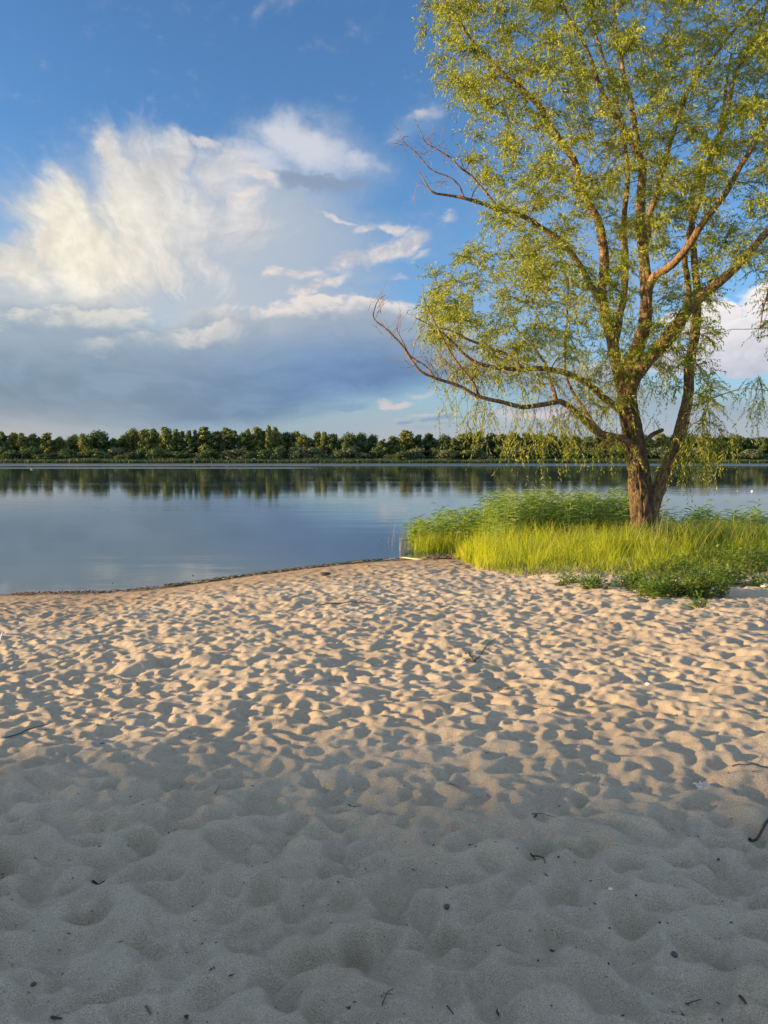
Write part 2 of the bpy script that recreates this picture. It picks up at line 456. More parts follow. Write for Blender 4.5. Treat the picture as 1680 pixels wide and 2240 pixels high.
# the fine sheet: rows and columns spread out with distance from where people stand
ys_ = [1.15]
while ys_[-1] < 20.2: ys_.append(ys_[-1] + max(.0045, .0030 * ys_[-1]))
ys_ = np.array(ys_)
NC = 690
ts = np.linspace(-1, 1, NC)
XX = ts[None, :] * (1.0 + .68 * ys_)[:, None]
YY = np.repeat(ys_[:, None], NC, 1)
ZZ = base_z(XX, YY) + relief_at(XX, YY)
ZZ[0, :] -= .3; ZZ[:, 0] -= .3; ZZ[:, -1] -= .3
nr = len(ys_)
idx = np.arange(nr * NC).reshape(nr, NC)
fa = np.stack([idx[:-1, :-1], idx[:-1, 1:], idx[1:, 1:], idx[1:, :-1]], -1).reshape(-1, 4)
sand_me = mesh_np('sand', np.stack([XX, YY, ZZ], -1).reshape(-1, 3), fa, True)
attr(sand_me, 'shore', ((shore(XX) - YY) * .86).ravel())

m_sand, q, out = mat_new('sand')
tc = q.new('ShaderNodeTexCoord').outputs['Object']
grain = q.noise(tc, 240, 3, .75); clump = q.noise(tc, 110, 3, .7); patch = q.noise(tc, 1.1, 4, .6); mid = q.noise(tc, 9, 4, .6)
c = q.mix(q.ss(patch, .3, .7), (0.50, 0.405, 0.285), (0.58, 0.48, 0.35))
c = q.mix(q.ss(mid, .35, .75, 0, .5), c, (0.45, 0.36, 0.25))
c = q.v('SCALE', c, sc=q.ss(grain, .32, .68, .62, 1.22))
specks = q.ss(q.noise(tc, 150, 1, .5), .70, .76)
c = q.mix(q.mul(specks, .55), c, (0.10, 0.075, 0.05))
sh = attr_in(q, 'shore')
wet = q.ss(q.add(sh, q.add(q.mul(q.sub(mid, .5), .7), q.mul(q.sub(patch, .5), .9))), .80, .20)
flat = q.ss(q.add(sh, q.mul(q.sub(patch, .5), 1.6)), 5.0, 1.0)
c = q.mix(q.mul(flat, .75), c, (0.36, 0.245, 0.140))
c = q.mix(wet, c, (0.13, 0.095, 0.06))
hgt = q.add(q.mul(clump, 1.0), q.mul(grain, .35))
nm = bump(q, hgt, 1.0, .020)
p = principled(q, out, Base_Color=c, Roughness=q.ss(wet, 0, 1, .95, .45), Normal=nm)
p.inputs['Specular IOR Level'].default_value = .25
obj('sand', sand_me, m_sand)['kind'] = 'structure'

# coarse land, lake bed and far bank in one sheet to the horizon
gx = np.unique(np.concatenate([-np.geomspace(3, 4200, 90), np.linspace(-3, 3, 7), np.geomspace(3, 4200, 90)]))
gyv = np.unique(np.concatenate([-np.geomspace(1, 4000, 60), np.linspace(-1, 30, 63), np.geomspace(30, 6500, 110), np.linspace(340, 372, 17)]))
GX, GY = np.meshgrid(gx, gyv)
GZ = base_z(GX, GY)
near = (np.abs(GX) < 1.0 + .68 * GY + .5) & (GY > .5) & (GY < 20.8)
GZ = np.where(near & (GY > 1), GZ - .28, GZ - .012)
idx = np.arange(GX.size).reshape(GX.shape)
fa = np.stack([idx[:-1, :-1], idx[:-1, 1:], idx[1:, 1:], idx[1:, :-1]], -1).reshape(-1, 4)
me = mesh_np('ground', np.stack([GX, GY, GZ], -1).reshape(-1, 3), fa, True)
m_ground, q, out = mat_new('ground')
tc = q.new('ShaderNodeTexCoord').outputs['Object']
x_, y_, z_ = q.sep(tc)
n1 = q.noise(tc, 1.2, 5, .6)
c = q.mix(n1, (0.40, 0.31, 0.21), (0.50, 0.40, 0.28))
c = q.mix(q.ss(y_, 330, 345), c, q.mix(n1, (0.030, 0.050, 0.022), (0.055, 0.075, 0.03)))
principled(q, out, Base_Color=c, Roughness=.95, Normal=bump(q, q.noise(tc, 6, 5, .6), .6, .05))
obj('ground', me, m_ground)['kind'] = 'structure'

# ------------------------------------------------------------------ the lake
m_water, q, out = mat_new('lake_water')
tc = q.new('ShaderNodeTexCoord').outputs['Object']
x_, y_, z_ = q.sep(tc)
swell = q.noise(q.v('MULTIPLY', tc, (.35, 1.3, 1)), .55, 3, .55)
rip = q.noise(q.v('MULTIPLY', tc, (.5, 2.0, 1)), 2.4, 3, .6)
# calm by the beach, gently ruffled here and there; a wind lane lies along the far bank
patch = q.noise(q.v('MULTIPLY', tc, (.12, .5, 1)), .10, 4, .6)
calm = q.ss(patch, .45, .68, .25, 1.0)
lane_n = q.noise(q.v('MULTIPLY', tc, (.006, .05, 1)), 1.0, 3, .5)
lw = q.mul(q.sub(lane_n, .5), 30)
yl = q.add(y_, lw)
lane = q.m('MAXIMUM', q.mul(q.ss(yl, 236, 250), q.ss(yl, 342, 334)), q.mul(q.mul(q.ss(yl, 172, 180), q.ss(yl, 205, 198)), q.ss(x_, -10, -40)))
hgt = q.add(q.mul(swell, .9), q.mul(rip, .16))
amp = q.add(q.mul(calm, .020), q.mul(lane, .32))
nm = bump(q, hgt, 1.0, amp)
p = principled(q, out, Base_Color=(0.035, 0.055, 0.058), Roughness=q.add(.02, q.mul(lane, .42)), IOR=1.45, Normal=nm)
p.inputs['Specular IOR Level'].default_value = .75
gy2 = np.concatenate([[-900], np.linspace(0, 40, 21), np.geomspace(45, 400, 30)])
gx2 = np.concatenate([-np.geomspace(20, 4200, 20)[::-1], np.geomspace(20, 4200, 20)])
GX, GY = np.meshgrid(gx2, gy2)
idx = np.arange(GX.size).reshape(GX.shape)
fa = np.stack([idx[:-1, :-1], idx[:-1, 1:], idx[1:, 1:], idx[1:, :-1]], -1).reshape(-1, 4)
obj('lake_water', mesh_np('lake_water', np.stack([GX, GY, 0 * GX], -1).reshape(-1, 3), fa), m_water)['kind'] = 'structure'

# ------------------------------------------------------------------ branches and leaves
def catmull(P, n):
    P = [Vector(p) for p in P]
    P = [P[0] * 2 - P[1]] + P + [P[-1] * 2 - P[-2]]
    o = []
    for i in range(1, len(P) - 2):
        a, b, c, d = P[i - 1:i + 3]
        for k in range(n):
            t = k / n
            o.append(.5 * ((2 * b) + (c - a) * t + (2 * a - 5 * b + 4 * c - d) * t * t + (3 * b - a - 3 * c + d) * t ** 3))
    o.append(P[-2])
    return o
class Tubes:
    def __init__(s): s.V = []; s.F = []; s.T = []; s.n = 0
    def add(s, pts, rads, sides=6, disp=None, cap=True):
        pts = [Vector(p) for p in pts]
        up = Vector((0, 1, 0.01)); rings = []
        for i, p in enumerate(pts):
            t = (pts[min(i + 1, len(pts) - 1)] - pts[max(i - 1, 0)])
            if t.length < 1e-9: t = Vector((0, 0, 1))
            t.normalize()
            a = up - t * up.dot(t)
            if a.length < 1e-3: a = Vector((1, 0, 0)) - t * t.x
            a.normalize(); up = a
            b = t.cross(a)
            r = rads[i]
            for k in range(sides):
                th = 2 * math.pi * k / sides
                d = a * math.cos(th) + b * math.sin(th)
                rr = r + (disp(p, d, r, i, th) if disp else 0)
                s.V.append(p + d * rr)
            if i:
                o = s.n + (i - 1) * sides
                for k in range(sides):
                    k2 = (k + 1) % sides
                    s.F.append((o + k, o + k2, o + sides + k2, o + sides + k))
        s.n += len(pts) * sides
        if cap:
            s.V.append(pts[-1] + t * rads[-1] * .6)
            o = s.n - sides
            for k in range(sides): s.T.append((o + k, o + (k + 1) % sides, s.n))
            s.n += 1
    def mesh(s, name):
        return mesh_np(name, [tuple(v) for v in s.V], [np.array(s.F), np.array(s.T).reshape(-1, 3)], True)

def ribbons3(P, R, name):
    """many thin twigs at once: P (n, k, 3) points, R (n, k) radii, triangular section"""
    n, k, _ = P.shape
    T = np.gradient(P, axis=1); T /= np.linalg.norm(T, axis=2, keepdims=True) + 1e-9
    ref = np.array([0.31, 0.77, 0.55]); A = np.cross(T, ref); A /= np.linalg.norm(A, axis=2, keepdims=True) + 1e-9
    B = np.cross(T, A)
    V = np.stack([P + R[..., None] * (A * math.cos(th) + B * math.sin(th)) for th in (0, 2.094, 4.189)], 2)
    idx = np.arange(n * k * 3).reshape(n, k, 3)
    f = []
    for j in range(3):
        j2 = (j + 1) % 3
        f.append(np.stack([idx[:, :-1, j], idx[:, :-1, j2], idx[:, 1:, j2], idx[:, 1:, j]], -1).reshape(-1, 4))
    return V.reshape(-1, 3), np.concatenate(f)

def leaf_quads(P, D, N, L, W, bend=.18):
    """P base points, D directions, N normals (unit), L, W lengths -> folded, bent diamond leaves (2 quads... 4 verts each)"""
    S = np.cross(D, N); S /= np.linalg.norm(S, axis=1, keepdims=True) + 1e-9
    N = np.cross(S, D)
    L = L[:, None]; W = W[:, None]
    a = P
    b = P + D * L * .42 + S * W * .5 + N * L * .05
    c = P + D * L - N * L * bend
    d = P + D * L * .42 - S * W * .5 + N * L * .05
    V = np.stack([a, b, c, d], 1).reshape(-1, 3)
    i = np.arange(len(P))[:, None] * 4
    F_ = np.concatenate([i + np.array([0, 1, 2]), i + np.array([0, 2, 3])])
    return V, F_

def rand_unit(n):
    v = RNG.normal(size=(n, 3)); return v / np.linalg.norm(v, axis=1, keepdims=True)
def unit(a): return a / (np.linalg.norm(a, axis=-1, keepdims=True) + 1e-9)

def leaf_material(name, dark, light, under, trans=.45, tip=None):
    m, q, out = mat_new(name)
    h = attr_in(q, 'hue')
    c = q.mix(h, dark, light)
    gm = q.new('ShaderNodeNewGeometry')
    c = q.mix(q.mul(gm.outputs['Backfacing'], .6), c, under)
    d = q.new('ShaderNodeBsdfPrincipled'); q.put(d.inputs['Base Color'], c); d.inputs['Roughness'].default_value = .5
    d.inputs['Specular IOR Level'].default_value = .35
    t = q.new('ShaderNodeBsdfTranslucent'); q.put(t.inputs['Color'], q.v('MULTIPLY', c, (1.3, 1.4, .5)))
    mx = q.new('ShaderNodeMixShader'); mx.inputs[0].default_value = trans
    q.nt.links.new(d.outputs[0], mx.inputs[1]); q.nt.links.new(t.outputs[0], mx.inputs[2])
    q.nt.links.new(mx.outputs[0], out.inputs[0])
    return m
m_leaf = leaf_material('willow_leaf', (0.150, 0.195, 0.010), (0.45, 0.455, 0.030), (0.30, 0.33, 0.10), .45)

m_bark, q, out = mat_new('willow_bark')
tc = q.new('ShaderNodeTexCoord').outputs['Object']
st = q.v('MULTIPLY', tc, (1, 1, .22))
n1 = q.noise(st, 17, 4, .6, .8); n2 = q.noise(tc, 60, 3, .6); n3 = q.noise(tc, 1.6, 3, .5)
c = q.mix(q.ss(n1, .42, .60), (0.018, 0.012, 0.008), (0.145, 0.088, 0.042))
c = q.mix(q.ss(n2, .4, .8, 0, .5), c, (0.15, 0.11, 0.065))
c = q.mix(q.ss(n3, .45, .75, 0, .5), c, (0.16, 0.13, 0.05))
principled(q, out, Base_Color=c, Roughness=.9, Normal=bump(q, q.add(n1, q.mul(n2, .3)), 1.0, .06))

m_limb, q, out = mat_new('willow_limb_bark_sunlit')
tc = q.new('ShaderNodeTexCoord').outputs['Object']
n1 = q.noise(q.v('MULTIPLY', tc, (1, 1, .4)), 22, 4, .6, .8); n2 = q.noise(tc, 70, 3, .6)
c = q.mix(q.ss(n1, .38, .62), (0.065, 0.038, 0.022), (0.27, 0.165, 0.07))  # paler than the trunk bark: sunlit highlights put into the limb colour
principled(q, out, Base_Color=c, Roughness=.85, Normal=bump(q, q.add(n1, q.mul(n2, .3)), .8, .03))

TY = 17.3
def W(u, v, dy=0.0): return at_depth(u, v, TY + dy)
willow = empty('willow_tree', (W(1413, 1200)[0], TY, .3))
tag(willow, 'tall leafy willow with a forked furrowed trunk rising from the bright grass by the water', 'tree')
WO = willow.location.copy()

def bark_disp(p, d, r, i, th):
    if r < .09: return pnoise((p + d * .1) * 7) * r * .10
    s = (p + d * r)
    # ridges run up the stem, waver and join
    w = pnoise(Vector((p.z * 1.1, th * 1.5, p.x))) * .55
    n = pnoise(Vector((math.cos(th + w) * r * 21, math.sin(th + w) * r * 21, s.z * 2.6 + .0)))
    n2 = pnoise(Vector((math.cos(th) * r * 48, math.sin(th) * r * 48, s.z * 6.5)))
    ridge = 1 - abs(n) * 2.1
    return (ridge - .5) * .060 * min(1, r / .25) + n2 * .012 + pnoise(s * 1.3) * .02

NODES = []; NRAD = []
def limb(name, pts, r0, r1, sides=16, n=8, label=None, p=1.0, flare=0):
    P = [W(*a) for a in pts]
    C_ = catmull(P, n)
    tot = len(C_) - 1
    R = [r0 + (r1 - r0) * (i / tot) ** p for i in range(tot + 1)]
    if flare:
        R = [r + flare * max(0, 1 - i / (tot * .22)) ** 2 for i, r in enumerate(R)]
    if r0 < .14:                     # wander a little
        C_ = [c + Vector((pnoise(c * 2.3), pnoise(c * 2.3 + Vector((9, 1, 4))), pnoise(c * 2.3 + Vector((3, 8, 2))))) * .03 * min(1, i / 4) for i, c in enumerate(C_)]
    if sides > 24:                   # resample finely for real furrows
        Q, QR = [], []
        for i in range(len(C_) - 1):
            L = (C_[i + 1] - C_[i]).length; k = max(1, int(L / .03))
            for j in range(k): Q.append(C_[i].lerp(C_[i + 1], j / k)); QR.append(R[i] + (R[i + 1] - R[i]) * j / k)
        Q.append(C_[-1]); QR.append(R[-1]); 
        t = Tubes(); t.add(Q, QR, sides, bark_disp)
    else:
        t = Tubes(); t.add(C_, R, sides, bark_disp)
    me = t.mesh(name)
    me.transform(Matrix.Translation(-WO))
    o = obj(name, me, m_bark if name == 'trunk' else m_limb, willow)
    if label: o['label'] = label
    for c, r in zip(C_, R):
        if r < .26: NODES.append(tuple(c)); NRAD.append(r)
    return C_

limb('trunk', [(1412, 1222, 0), (1408, 1150, 0), (1402, 1090, 0), (1396, 1020, 0), (1386, 960, 0), (1376, 900, 0), (1370, 850, 0), (1362, 800, .05)], .285, .16, 72, 6, flare=.05)
limb('limb', [(1418, 1150, .05), (1432, 1090, .10), (1462, 1020, .15), (1484, 960, .2), (1497, 910, .25), (1506, 860, .3), (1508, 800, .35), (1520, 730, .4), (1526, 650, .5), (1518, 560, .6), (1514, 430, .8), (1551, 350, .9), (1590, 252, 1.0), (1607, 168, 1.1), (1660, 60, 1.2), (1700, -60, 1.3)], .205, .03, 48, 5, 'right hand stem forking off low on the trunk', p=.62)
limb('limb', [(1362, 850, 0), (1378, 800, -.1), (1398, 750, -.2), (1412, 700, -.25), (1414, 640, -.3), (1411, 595, -.3), (1402, 490, -.3), (1403, 410, -.3), (1408, 350, -.3)], .185, .085, 40, 5, p=.8)
limb('limb', [(1408, 360, -.3), (1385, 318, -.4), (1350, 262, -.5), (1312, 190, -.6), (1285, 110, -.7), (1240, 30, -.9), (1200, -60, -1)], .075, .02)
limb('limb', [(1405, 380, -.3), (1385, 250, 0), (1360, 140, .2), (1344, 40, .3), (1338, -90, .4)], .07, .02)
limb('limb', [(1414, 640, -.3), (1432, 607, -.5), (1480, 570, -.8), (1540, 485, -1.1), (1592, 415, -1.4), (1640, 330, -1.6), (1690, 240, -1.8), (1770, 120, -2.0)], .10, .03)
limb('limb', [(1375, 860, -.05), (1395, 815, -.3), (1445, 755, -.5), (1500, 685, -.8), (1545, 640, -1.0), (1610, 585, -1.3), (1680, 505, -1.6), (1790, 400, -1.9), (1900, 300, -2.2)], .15, .05, 24, 6, 'dark heavy limb reaching up to the right edge')
limb('limb', [(1380, 840, .1), (1420, 790, .3), (1465, 745, .5), (1492, 701, .7), (1506, 640, .9), (1500, 560, 1.0), (1530, 430, 1.2), (1570, 300, 1.5), (1600, 120, 1.8)], .125, .03)
limb('limb', [(1408, 560, -.2), (1420, 490, 0), (1437, 415, .2), (1460, 332, .3), (1481, 262, .4), (1505, 200, .5), (1555, 133, .6), (1642, 21, .8), (1720, -70, 1)], .08, .025)
limb('limb', [(1368, 870, .1), (1350, 800, .2), (1338, 740, .3), (1325, 690, .3), (1318, 640, .3), (1322, 570, .3), (1310, 490, .3), (1275, 420, .2), (1255, 350, .1), (1205, 280, 0), (1183, 236, -.1), (1150, 203, -.2), (1103, 164, -.3), (1075, 132, -.4), (1038, 96, -.5), (1004, 46, -.6), (973, 0, -.7), (950, -60, -.8)], .15, .018, 20, 5, 'long left stem arching to the top left', p=.8)
limb('limb', [(1340, 770, .3), (1356, 690, .6), (1368, 600, .8), (1364, 480, 1.0), (1372, 370, 1.1), (1350, 230, 1.3), (1300, 60, 1.5), (1280, -80, 1.6)], .10, .02)
limb('limb', [(1320, 670, .3), (1296, 630, 0), (1254, 560, -.3), (1215, 518, -.5), (1180, 497, -.6), (1142, 472, -.8), (1091, 460, -.9), (1055, 446, -1), (1016, 434, -1.1), (980, 426, -1.1), (946, 419, -1.2), (930, 398, -1.2), (915, 374, -1.2)], .085, .007, 12, 5, 'side limb with a bare tip against the blue sky')
limb('limb', [(1091, 460, -.9), (1066, 425, -.9), (1030, 385, -.9), (1003, 365, -1), (985, 345, -1), (945, 320, -1), (932, 312, -1), (918, 285, -1), (905, 258, -1)], .03, .005, 8, 5, 'bare twiggy branch')
limb('limb', [(1016, 434, -1.1), (1005, 408, -1.1), (985, 390, -1.1), (945, 370, -1.1), (905, 330, -1.2), (882, 310, -1.2), (884, 300, -1.2), (896, 297, -1.2)], .02, .004, 8, 5, 'bare twiggy branch')
limb('limb', [(1385, 975, 0), (1357, 959, -.15), (1306, 945, -.4), (1270, 909, -.6), (1234, 883, -.8), (1216, 880, -.9), (1147, 891, -1.2), (1100, 880, -1.4), (1050, 869, -1.5), (1003, 844, -1.6), (952, 827, -1.7), (919, 811, -1.8), (890, 771, -1.8), (854, 728, -1.9), (818, 695, -1.9), (820, 672, -1.9), (828, 655, -1.9), (842, 645, -1.9)], .12, .004, 20, 5, 'long low limb sweeping out over the water to the left', p=.5)
limb('limb', [(952, 827, -1.7), (930, 800, -1.7), (900, 780, -1.7), (880, 748, -1.8), (868, 715, -1.8), (876, 690, -1.8)], .022, .004, 8, 5, 'bare upturned twig')
limb('limb', [(1372, 905, -.05), (1345, 890, -.3), (1300, 850, -.5), (1250, 820, -.7), (1198, 808, -.9), (1147, 808, -1.0), (1090, 805, -1.1), (1035, 790, -1.2), (1000, 758, -1.3), (960, 722, -1.4), (935, 700, -1.4)], .09, .012)
limb('limb', [(1147, 808, -1.0), (1107, 775, -1.0), (1039, 750, -1.1), (990, 725, -1.2), (945, 713, -1.2), (905, 695, -1.3)], .04, .008, 8)
limb('limb', [(1218, 880, -.9), (1209, 850, -.9), (1203, 825, -.9), (1190, 790, -.8), (1150, 740, -.6), (1125, 715, -.5), (1110, 670, -.4)], .05, .01, 8)
limb('limb', [(1050, 869, -1.5), (1030, 830, -1.5), (985, 770, -1.5), (955, 710, -1.6), (930, 660, -1.6), (925, 620, -1.6)], .028, .006, 8, 5)
limb('limb', [(1320, 950, -.3), (1280, 900, -.2), (1240, 830, 0), (1237, 740, .2), (1242, 640, .4), (1225, 560, .6)], .045, .01, 8)
limb('limb', [(1380, 1010, 0), (1408, 975, .05), (1426, 952, .1), (1450, 940, .1)], .075, .045, 12, 4, 'broken stub between the two stems')
limb('limb', [(1500, 890, .2), (1540, 880, 0), (1590, 860, -.3), (1640, 850, -.6), (1700, 860, -.9)], .018, .006, 8)
limb('limb', [(1790, 400, -1.9), (1770, 470, -2.4), (1720, 560, -2.8), (1680, 640, -3.0), (1660, 720, -3.1)], .05, .01, 8)

def in_poly(x, y, poly):
    c = False; j = len(poly) - 1
    for i in range(len(poly)):
        xi, yi = poly[i]; xj, yj = poly[j]
        if (yi > y) != (yj > y) and x < (xj - xi) * (y - yi) / (yj - yi) + xi: c = not c
        j = i
    return c
crown = [(930, -260), (955, -30), (925, 60), (955, 150), (985, 220), (1040, 250), (1010, 290), (1020, 350), (1050, 400), (1060, 450), (1060, 520), (985, 560), (925, 610), (915, 650), (925, 710), (960, 760), (990, 820), (1060, 835), (1130, 850), (1230, 850), (1290, 890), (1340, 930), (1420, 930), (1500, 960), (1560, 940), (1590, 880), (1560, 800), (1550, 700), (1560, 620), (1640, 610), (1660, 700), (1680, 780), (1900, 760), (2150, 500), (2100, 100), (1850, -300), (1400, -420), (1100, -380)]
holes = [(1610, 640, 62, 1.0), (1610, 800, 60, .95), (1000, 330, 55, .6), (1110, 330, 60, .5), (1600, 900, 60, .7), (1020, 470, 45, .9), (1230, 850, 60, .5), (1440, 920, 80, .8), (1375, 960, 50, .8), (1100, 560, 60, .35), (1530, 560, 70, .4), (1330, 900, 50, .6), (1450, 800, 50, .4), (1180, 430, 50, .4), (1420, 700, 40, .3)]
cl = []
rr = random.Random(11)
while len(cl) < 1180:
    u = rr.uniform(880, 2150); v = rr.uniform(-420, 985)
    if not in_poly(u, v, crown): continue
    if any((u - a) ** 2 + (v - b) ** 2 < r * r and rr.random() < k for a, b, r, k in holes): continue
    if u > 1720 and rr.random() < .45: continue
    if v < -120 and rr.random() < .35: continue
    ed = min(1, (u - 900) / 330, (1000 - v) / 330)
    dy = rr.gauss(0, 1) * (0.7 + 1.9 * max(0, ed))
    if dy > 3.2 or dy < -3.4: continue
    if (u - 1400) ** 2 + (v - 950) ** 2 < 110 ** 2 and rr.random() < .4: continue
    cl.append((W(u, v, dy - .25), u, v))
# nearest clusters first, so that branches ramify from branches
TN = np.array(NODES); TRd = np.array(NRAD)
cp = np.array([tuple(c[0]) for c in cl])
d0 = np.array([np.min(np.linalg.norm(TN - c, axis=1)) for c in cp])
order = np.argsort(d0)
tw = Tubes(); SH_P = []; SH_D = []; SH_L = []; SH_G = []
for oi in order:
    c = cp[oi]; u, v = cl[oi][1:]
    dv = c - TN
    dist = np.linalg.norm(dv, axis=1)
    cost = dist * (1 + .9 * np.clip(-dv[:, 2] / (dist + 1e-6), 0, 1) * (1 if v < 800 else .2)) + (TRd > .12) * .5
    k = int(np.argmin(cost)); a = TN[k]
    L = dist[k]
    if L < .12 or (L > 1.8 and v > 500): continue
    n = max(3, int(L / .22))
    mid = (a + c) / 2 + np.array([rr.gauss(0, .09), rr.gauss(0, .09), .10 + rr.gauss(0, .05)]) * L
    s = np.linspace(0, 1, n + 1)[:, None]
    P = a * (1 - s) ** 2 + 2 * mid * s * (1 - s) + c * s ** 2
    P[1:-1] += RNG.normal(size=P[1:-1].shape) * .018
    r0 = min(TRd[k] * .75, .008 + .008 * L); R = np.linspace(r0, .0035, n + 1)
    tw.add([Vector(p) for p in P], R, 5 if r0 > .014 else 4, None, False)
    TN = np.concatenate([TN, P[1:]]); TRd = np.concatenate([TRd, R[1:]])
    ns = rr.randint(12, 19)
    f = max(0, min(1, (v - 620) / 330)) if v > 0 else 0
    for _ in range(ns):
        t = rr.uniform(.35, 1) ** .7
        b = a * (1 - t) ** 2 + 2 * mid * t * (1 - t) + c * t * t
        d = rand_unit(1)[0] * .9 + (c - a) / L * .6 + np.array([0, 0, .35 - .3 * f])
        SH_P.append(b); SH_D.append(d / np.linalg.norm(d)); SH_L.append(rr.uniform(.30, .62) * (1 + .15 * f)); SH_G.append(rr.uniform(.25, .75) + .5 * f)
# strands that hang under the low limb and beside the trunk
for (ua, ub, va, n_) in [(1000, 1180, 880, 22), (1110, 1200, 930, 22), (1190, 1290, 905, 26), (1290, 1345, 945, 8), (1480, 1560, 955, 34), (1345, 1450, 930, 9), (1560, 1600, 930, 8), (1640, 1690, 840, 14), (950, 1010, 840, 5)]:
    for _ in range(n_):
        u = rr.uniform(ua, ub); v = va + rr.uniform(-25, 55)
        b = W(u, v, rr.uniform(-1.3, .4))
        k = int(np.argmin(np.linalg.norm(TN - np.array(b), axis=1))); a = Vector(TN[k])
        mid = (a + b) / 2 + Vector((rr.gauss(0, .05), 0, .10))
        if (b - a).length < 1.0: tw.add([a, a.lerp(mid, .6), mid, b], [.006, .005, .004, .003], 3, None, False)
        else: continue
        for _j in range(rr.randint(2, 4)):
            d = np.array([rr.gauss(0, .4), rr.gauss(0, .4), -.4]); d /= np.linalg.norm(d)
            SH_P.append(np.array(b) + RNG.normal(size=3) * .05); SH_D.append(d); SH_L.append(rr.uniform(.25, .62)); SH_G.append(rr.uniform(.8, 1.4))
SH_P = np.array(SH_P); SH_D = np.array(SH_D); SH_L = np.array(SH_L); SH_G = np.array(SH_G)
def shoot_pts(s):                    # s (n,k) in 0..1
    return SH_P[:, None] + SH_D[:, None] * (s * SH_L[:, None])[..., None] + np.array([0, 0, -1.0]) * (SH_G * SH_L)[:, None, None] * (s ** 1.9 * .75)[..., None]
nS = len(SH_P)
s = np.broadcast_to(np.linspace(0, 1, 3), (nS, 3))
P = shoot_pts(s)
R = np.broadcast_to(np.array([.0034, .0025, .0012]), (nS, 3))
Vt, Ft = ribbons3(P, R, 't')
Vt -= np.array(WO)
o = obj('twigs', None or mesh_np('twigs', Vt, Ft), m_bark, willow); tag(o, kind='stuff')
me = tw.mesh('branches'); me.transform(Matrix.Translation(-WO))
o = obj('branches', me, m_bark, willow); tag(o, kind='stuff')
# leaves
NL = 15
s = (np.arange(NL) + .5) / NL * .92 + .08 + RNG.uniform(-.03, .03, (nS, NL))
P = shoot_pts(s); T = shoot_pts(s + .02) - P; T = unit(T)
rnd = rand_unit(nS * NL).reshape(nS, NL, 3)
Dv = unit(T * .75 + unit(np.cross(T, rnd)) * .75 + np.array([0, 0, -.38]))
N = rand_unit(nS * NL).reshape(nS, NL, 3) + np.array([0, 0, .4])
keep = RNG.random((nS, NL)) < .90
P = P[keep]; Dv = Dv[keep]; N = unit(N[keep])
L = RNG.uniform(.06, .11, len(P)); Wd = L * RNG.uniform(.18, .28, len(P))
V, F_ = leaf_quads(P, Dv, N, L, Wd)
V -= np.array(WO)
me = mesh_np('foliage', V, F_)
hue = np.clip(np.repeat(RNG.normal(.45, .2, nS), NL).reshape(nS, NL)[keep] + RNG.normal(0, .22, len(P)), 0, 1)
attr(me, 'hue', np.repeat(hue, 4))
o = obj('foliage', me, m_leaf, willow); tag(o, kind='stuff')
print('willow leaves', len(P), 'shoots', nS)
# bare hair-thin twigs along the dead tips at the left
tw = Tubes()
for (u, v, dy, ang, spread, n_, L0) in [(820, 680, -1.9, -60, 25, 7, .55), (860, 735, -1.9, -100, 45, 9, .45), (905, 790, -1.8, -120, 45, 9, .5), (960, 828, -1.7, -100, 40, 9, .6),
                                        (1000, 843, -1.6, -95, 25, 8, .9), (885, 315, -1.2, 180, 50, 6, .4), (930, 345, -1.1, -110, 60, 8, .4), (940, 318, -1, -90, 45, 8, .45), (975, 385, -1.1, 120, 60, 6, .4),
                                        (930, 400, -1.2, 150, 60, 4, .4), (1000, 365, -1, -80, 40, 8, .5), (1345, 960, -.6, 150, 18, 9, .55), (1440, 310, -.3, -70, 40, 12, .8), (1380, 300, -.5, -110, 35, 12, .8), (1475, 265, -.2, -85, 20, 6, 1.2), (1200, 265, -.1, -150, 50, 10, .6)]:
    for _ in range(n_):
        a = W(u + rr.gauss(0, 10), v + rr.gauss(0, 8), dy)
        th = rad(ang + rr.gauss(0, spread)); L = L0 * rr.uniform(.5, 1.2)
        d = Vector((math.cos(th), rr.gauss(0, .3), -math.sin(th)))
        sd = rr.choice((-1, 1)) * rr.uniform(.1, .5)
        pts = [a + d * L * t + Vector((-d.z, 0, d.x)) * sd * L * t * t for t in (0, .25, .5, .75, 1)]
        tw.add(pts, [.006, .005, .004, .003, .002], 3, None, False)
        b = pts[2]; d2 = (d + Vector((rr.gauss(0, .5), rr.gauss(0, .4), rr.gauss(0, .5)))).normalized()
        tw.add([b, b + d2 * L * .2, b + d2 * L * .38 + Vector((0, 0, -.02))], [.004, .003, .0015], 3, None, False)
me = tw.mesh('bare_twigs'); me.transform(Matrix.Translation(-WO))
m_twig, q, out = mat_new('bare_twig')
principled(q, out, Base_Color=(0.22, 0.13, 0.085), Roughness=.8)
o = obj('bare_twigs', me, m_twig, willow); tag(o, kind='stuff', label='thin dead twigs without leaves')

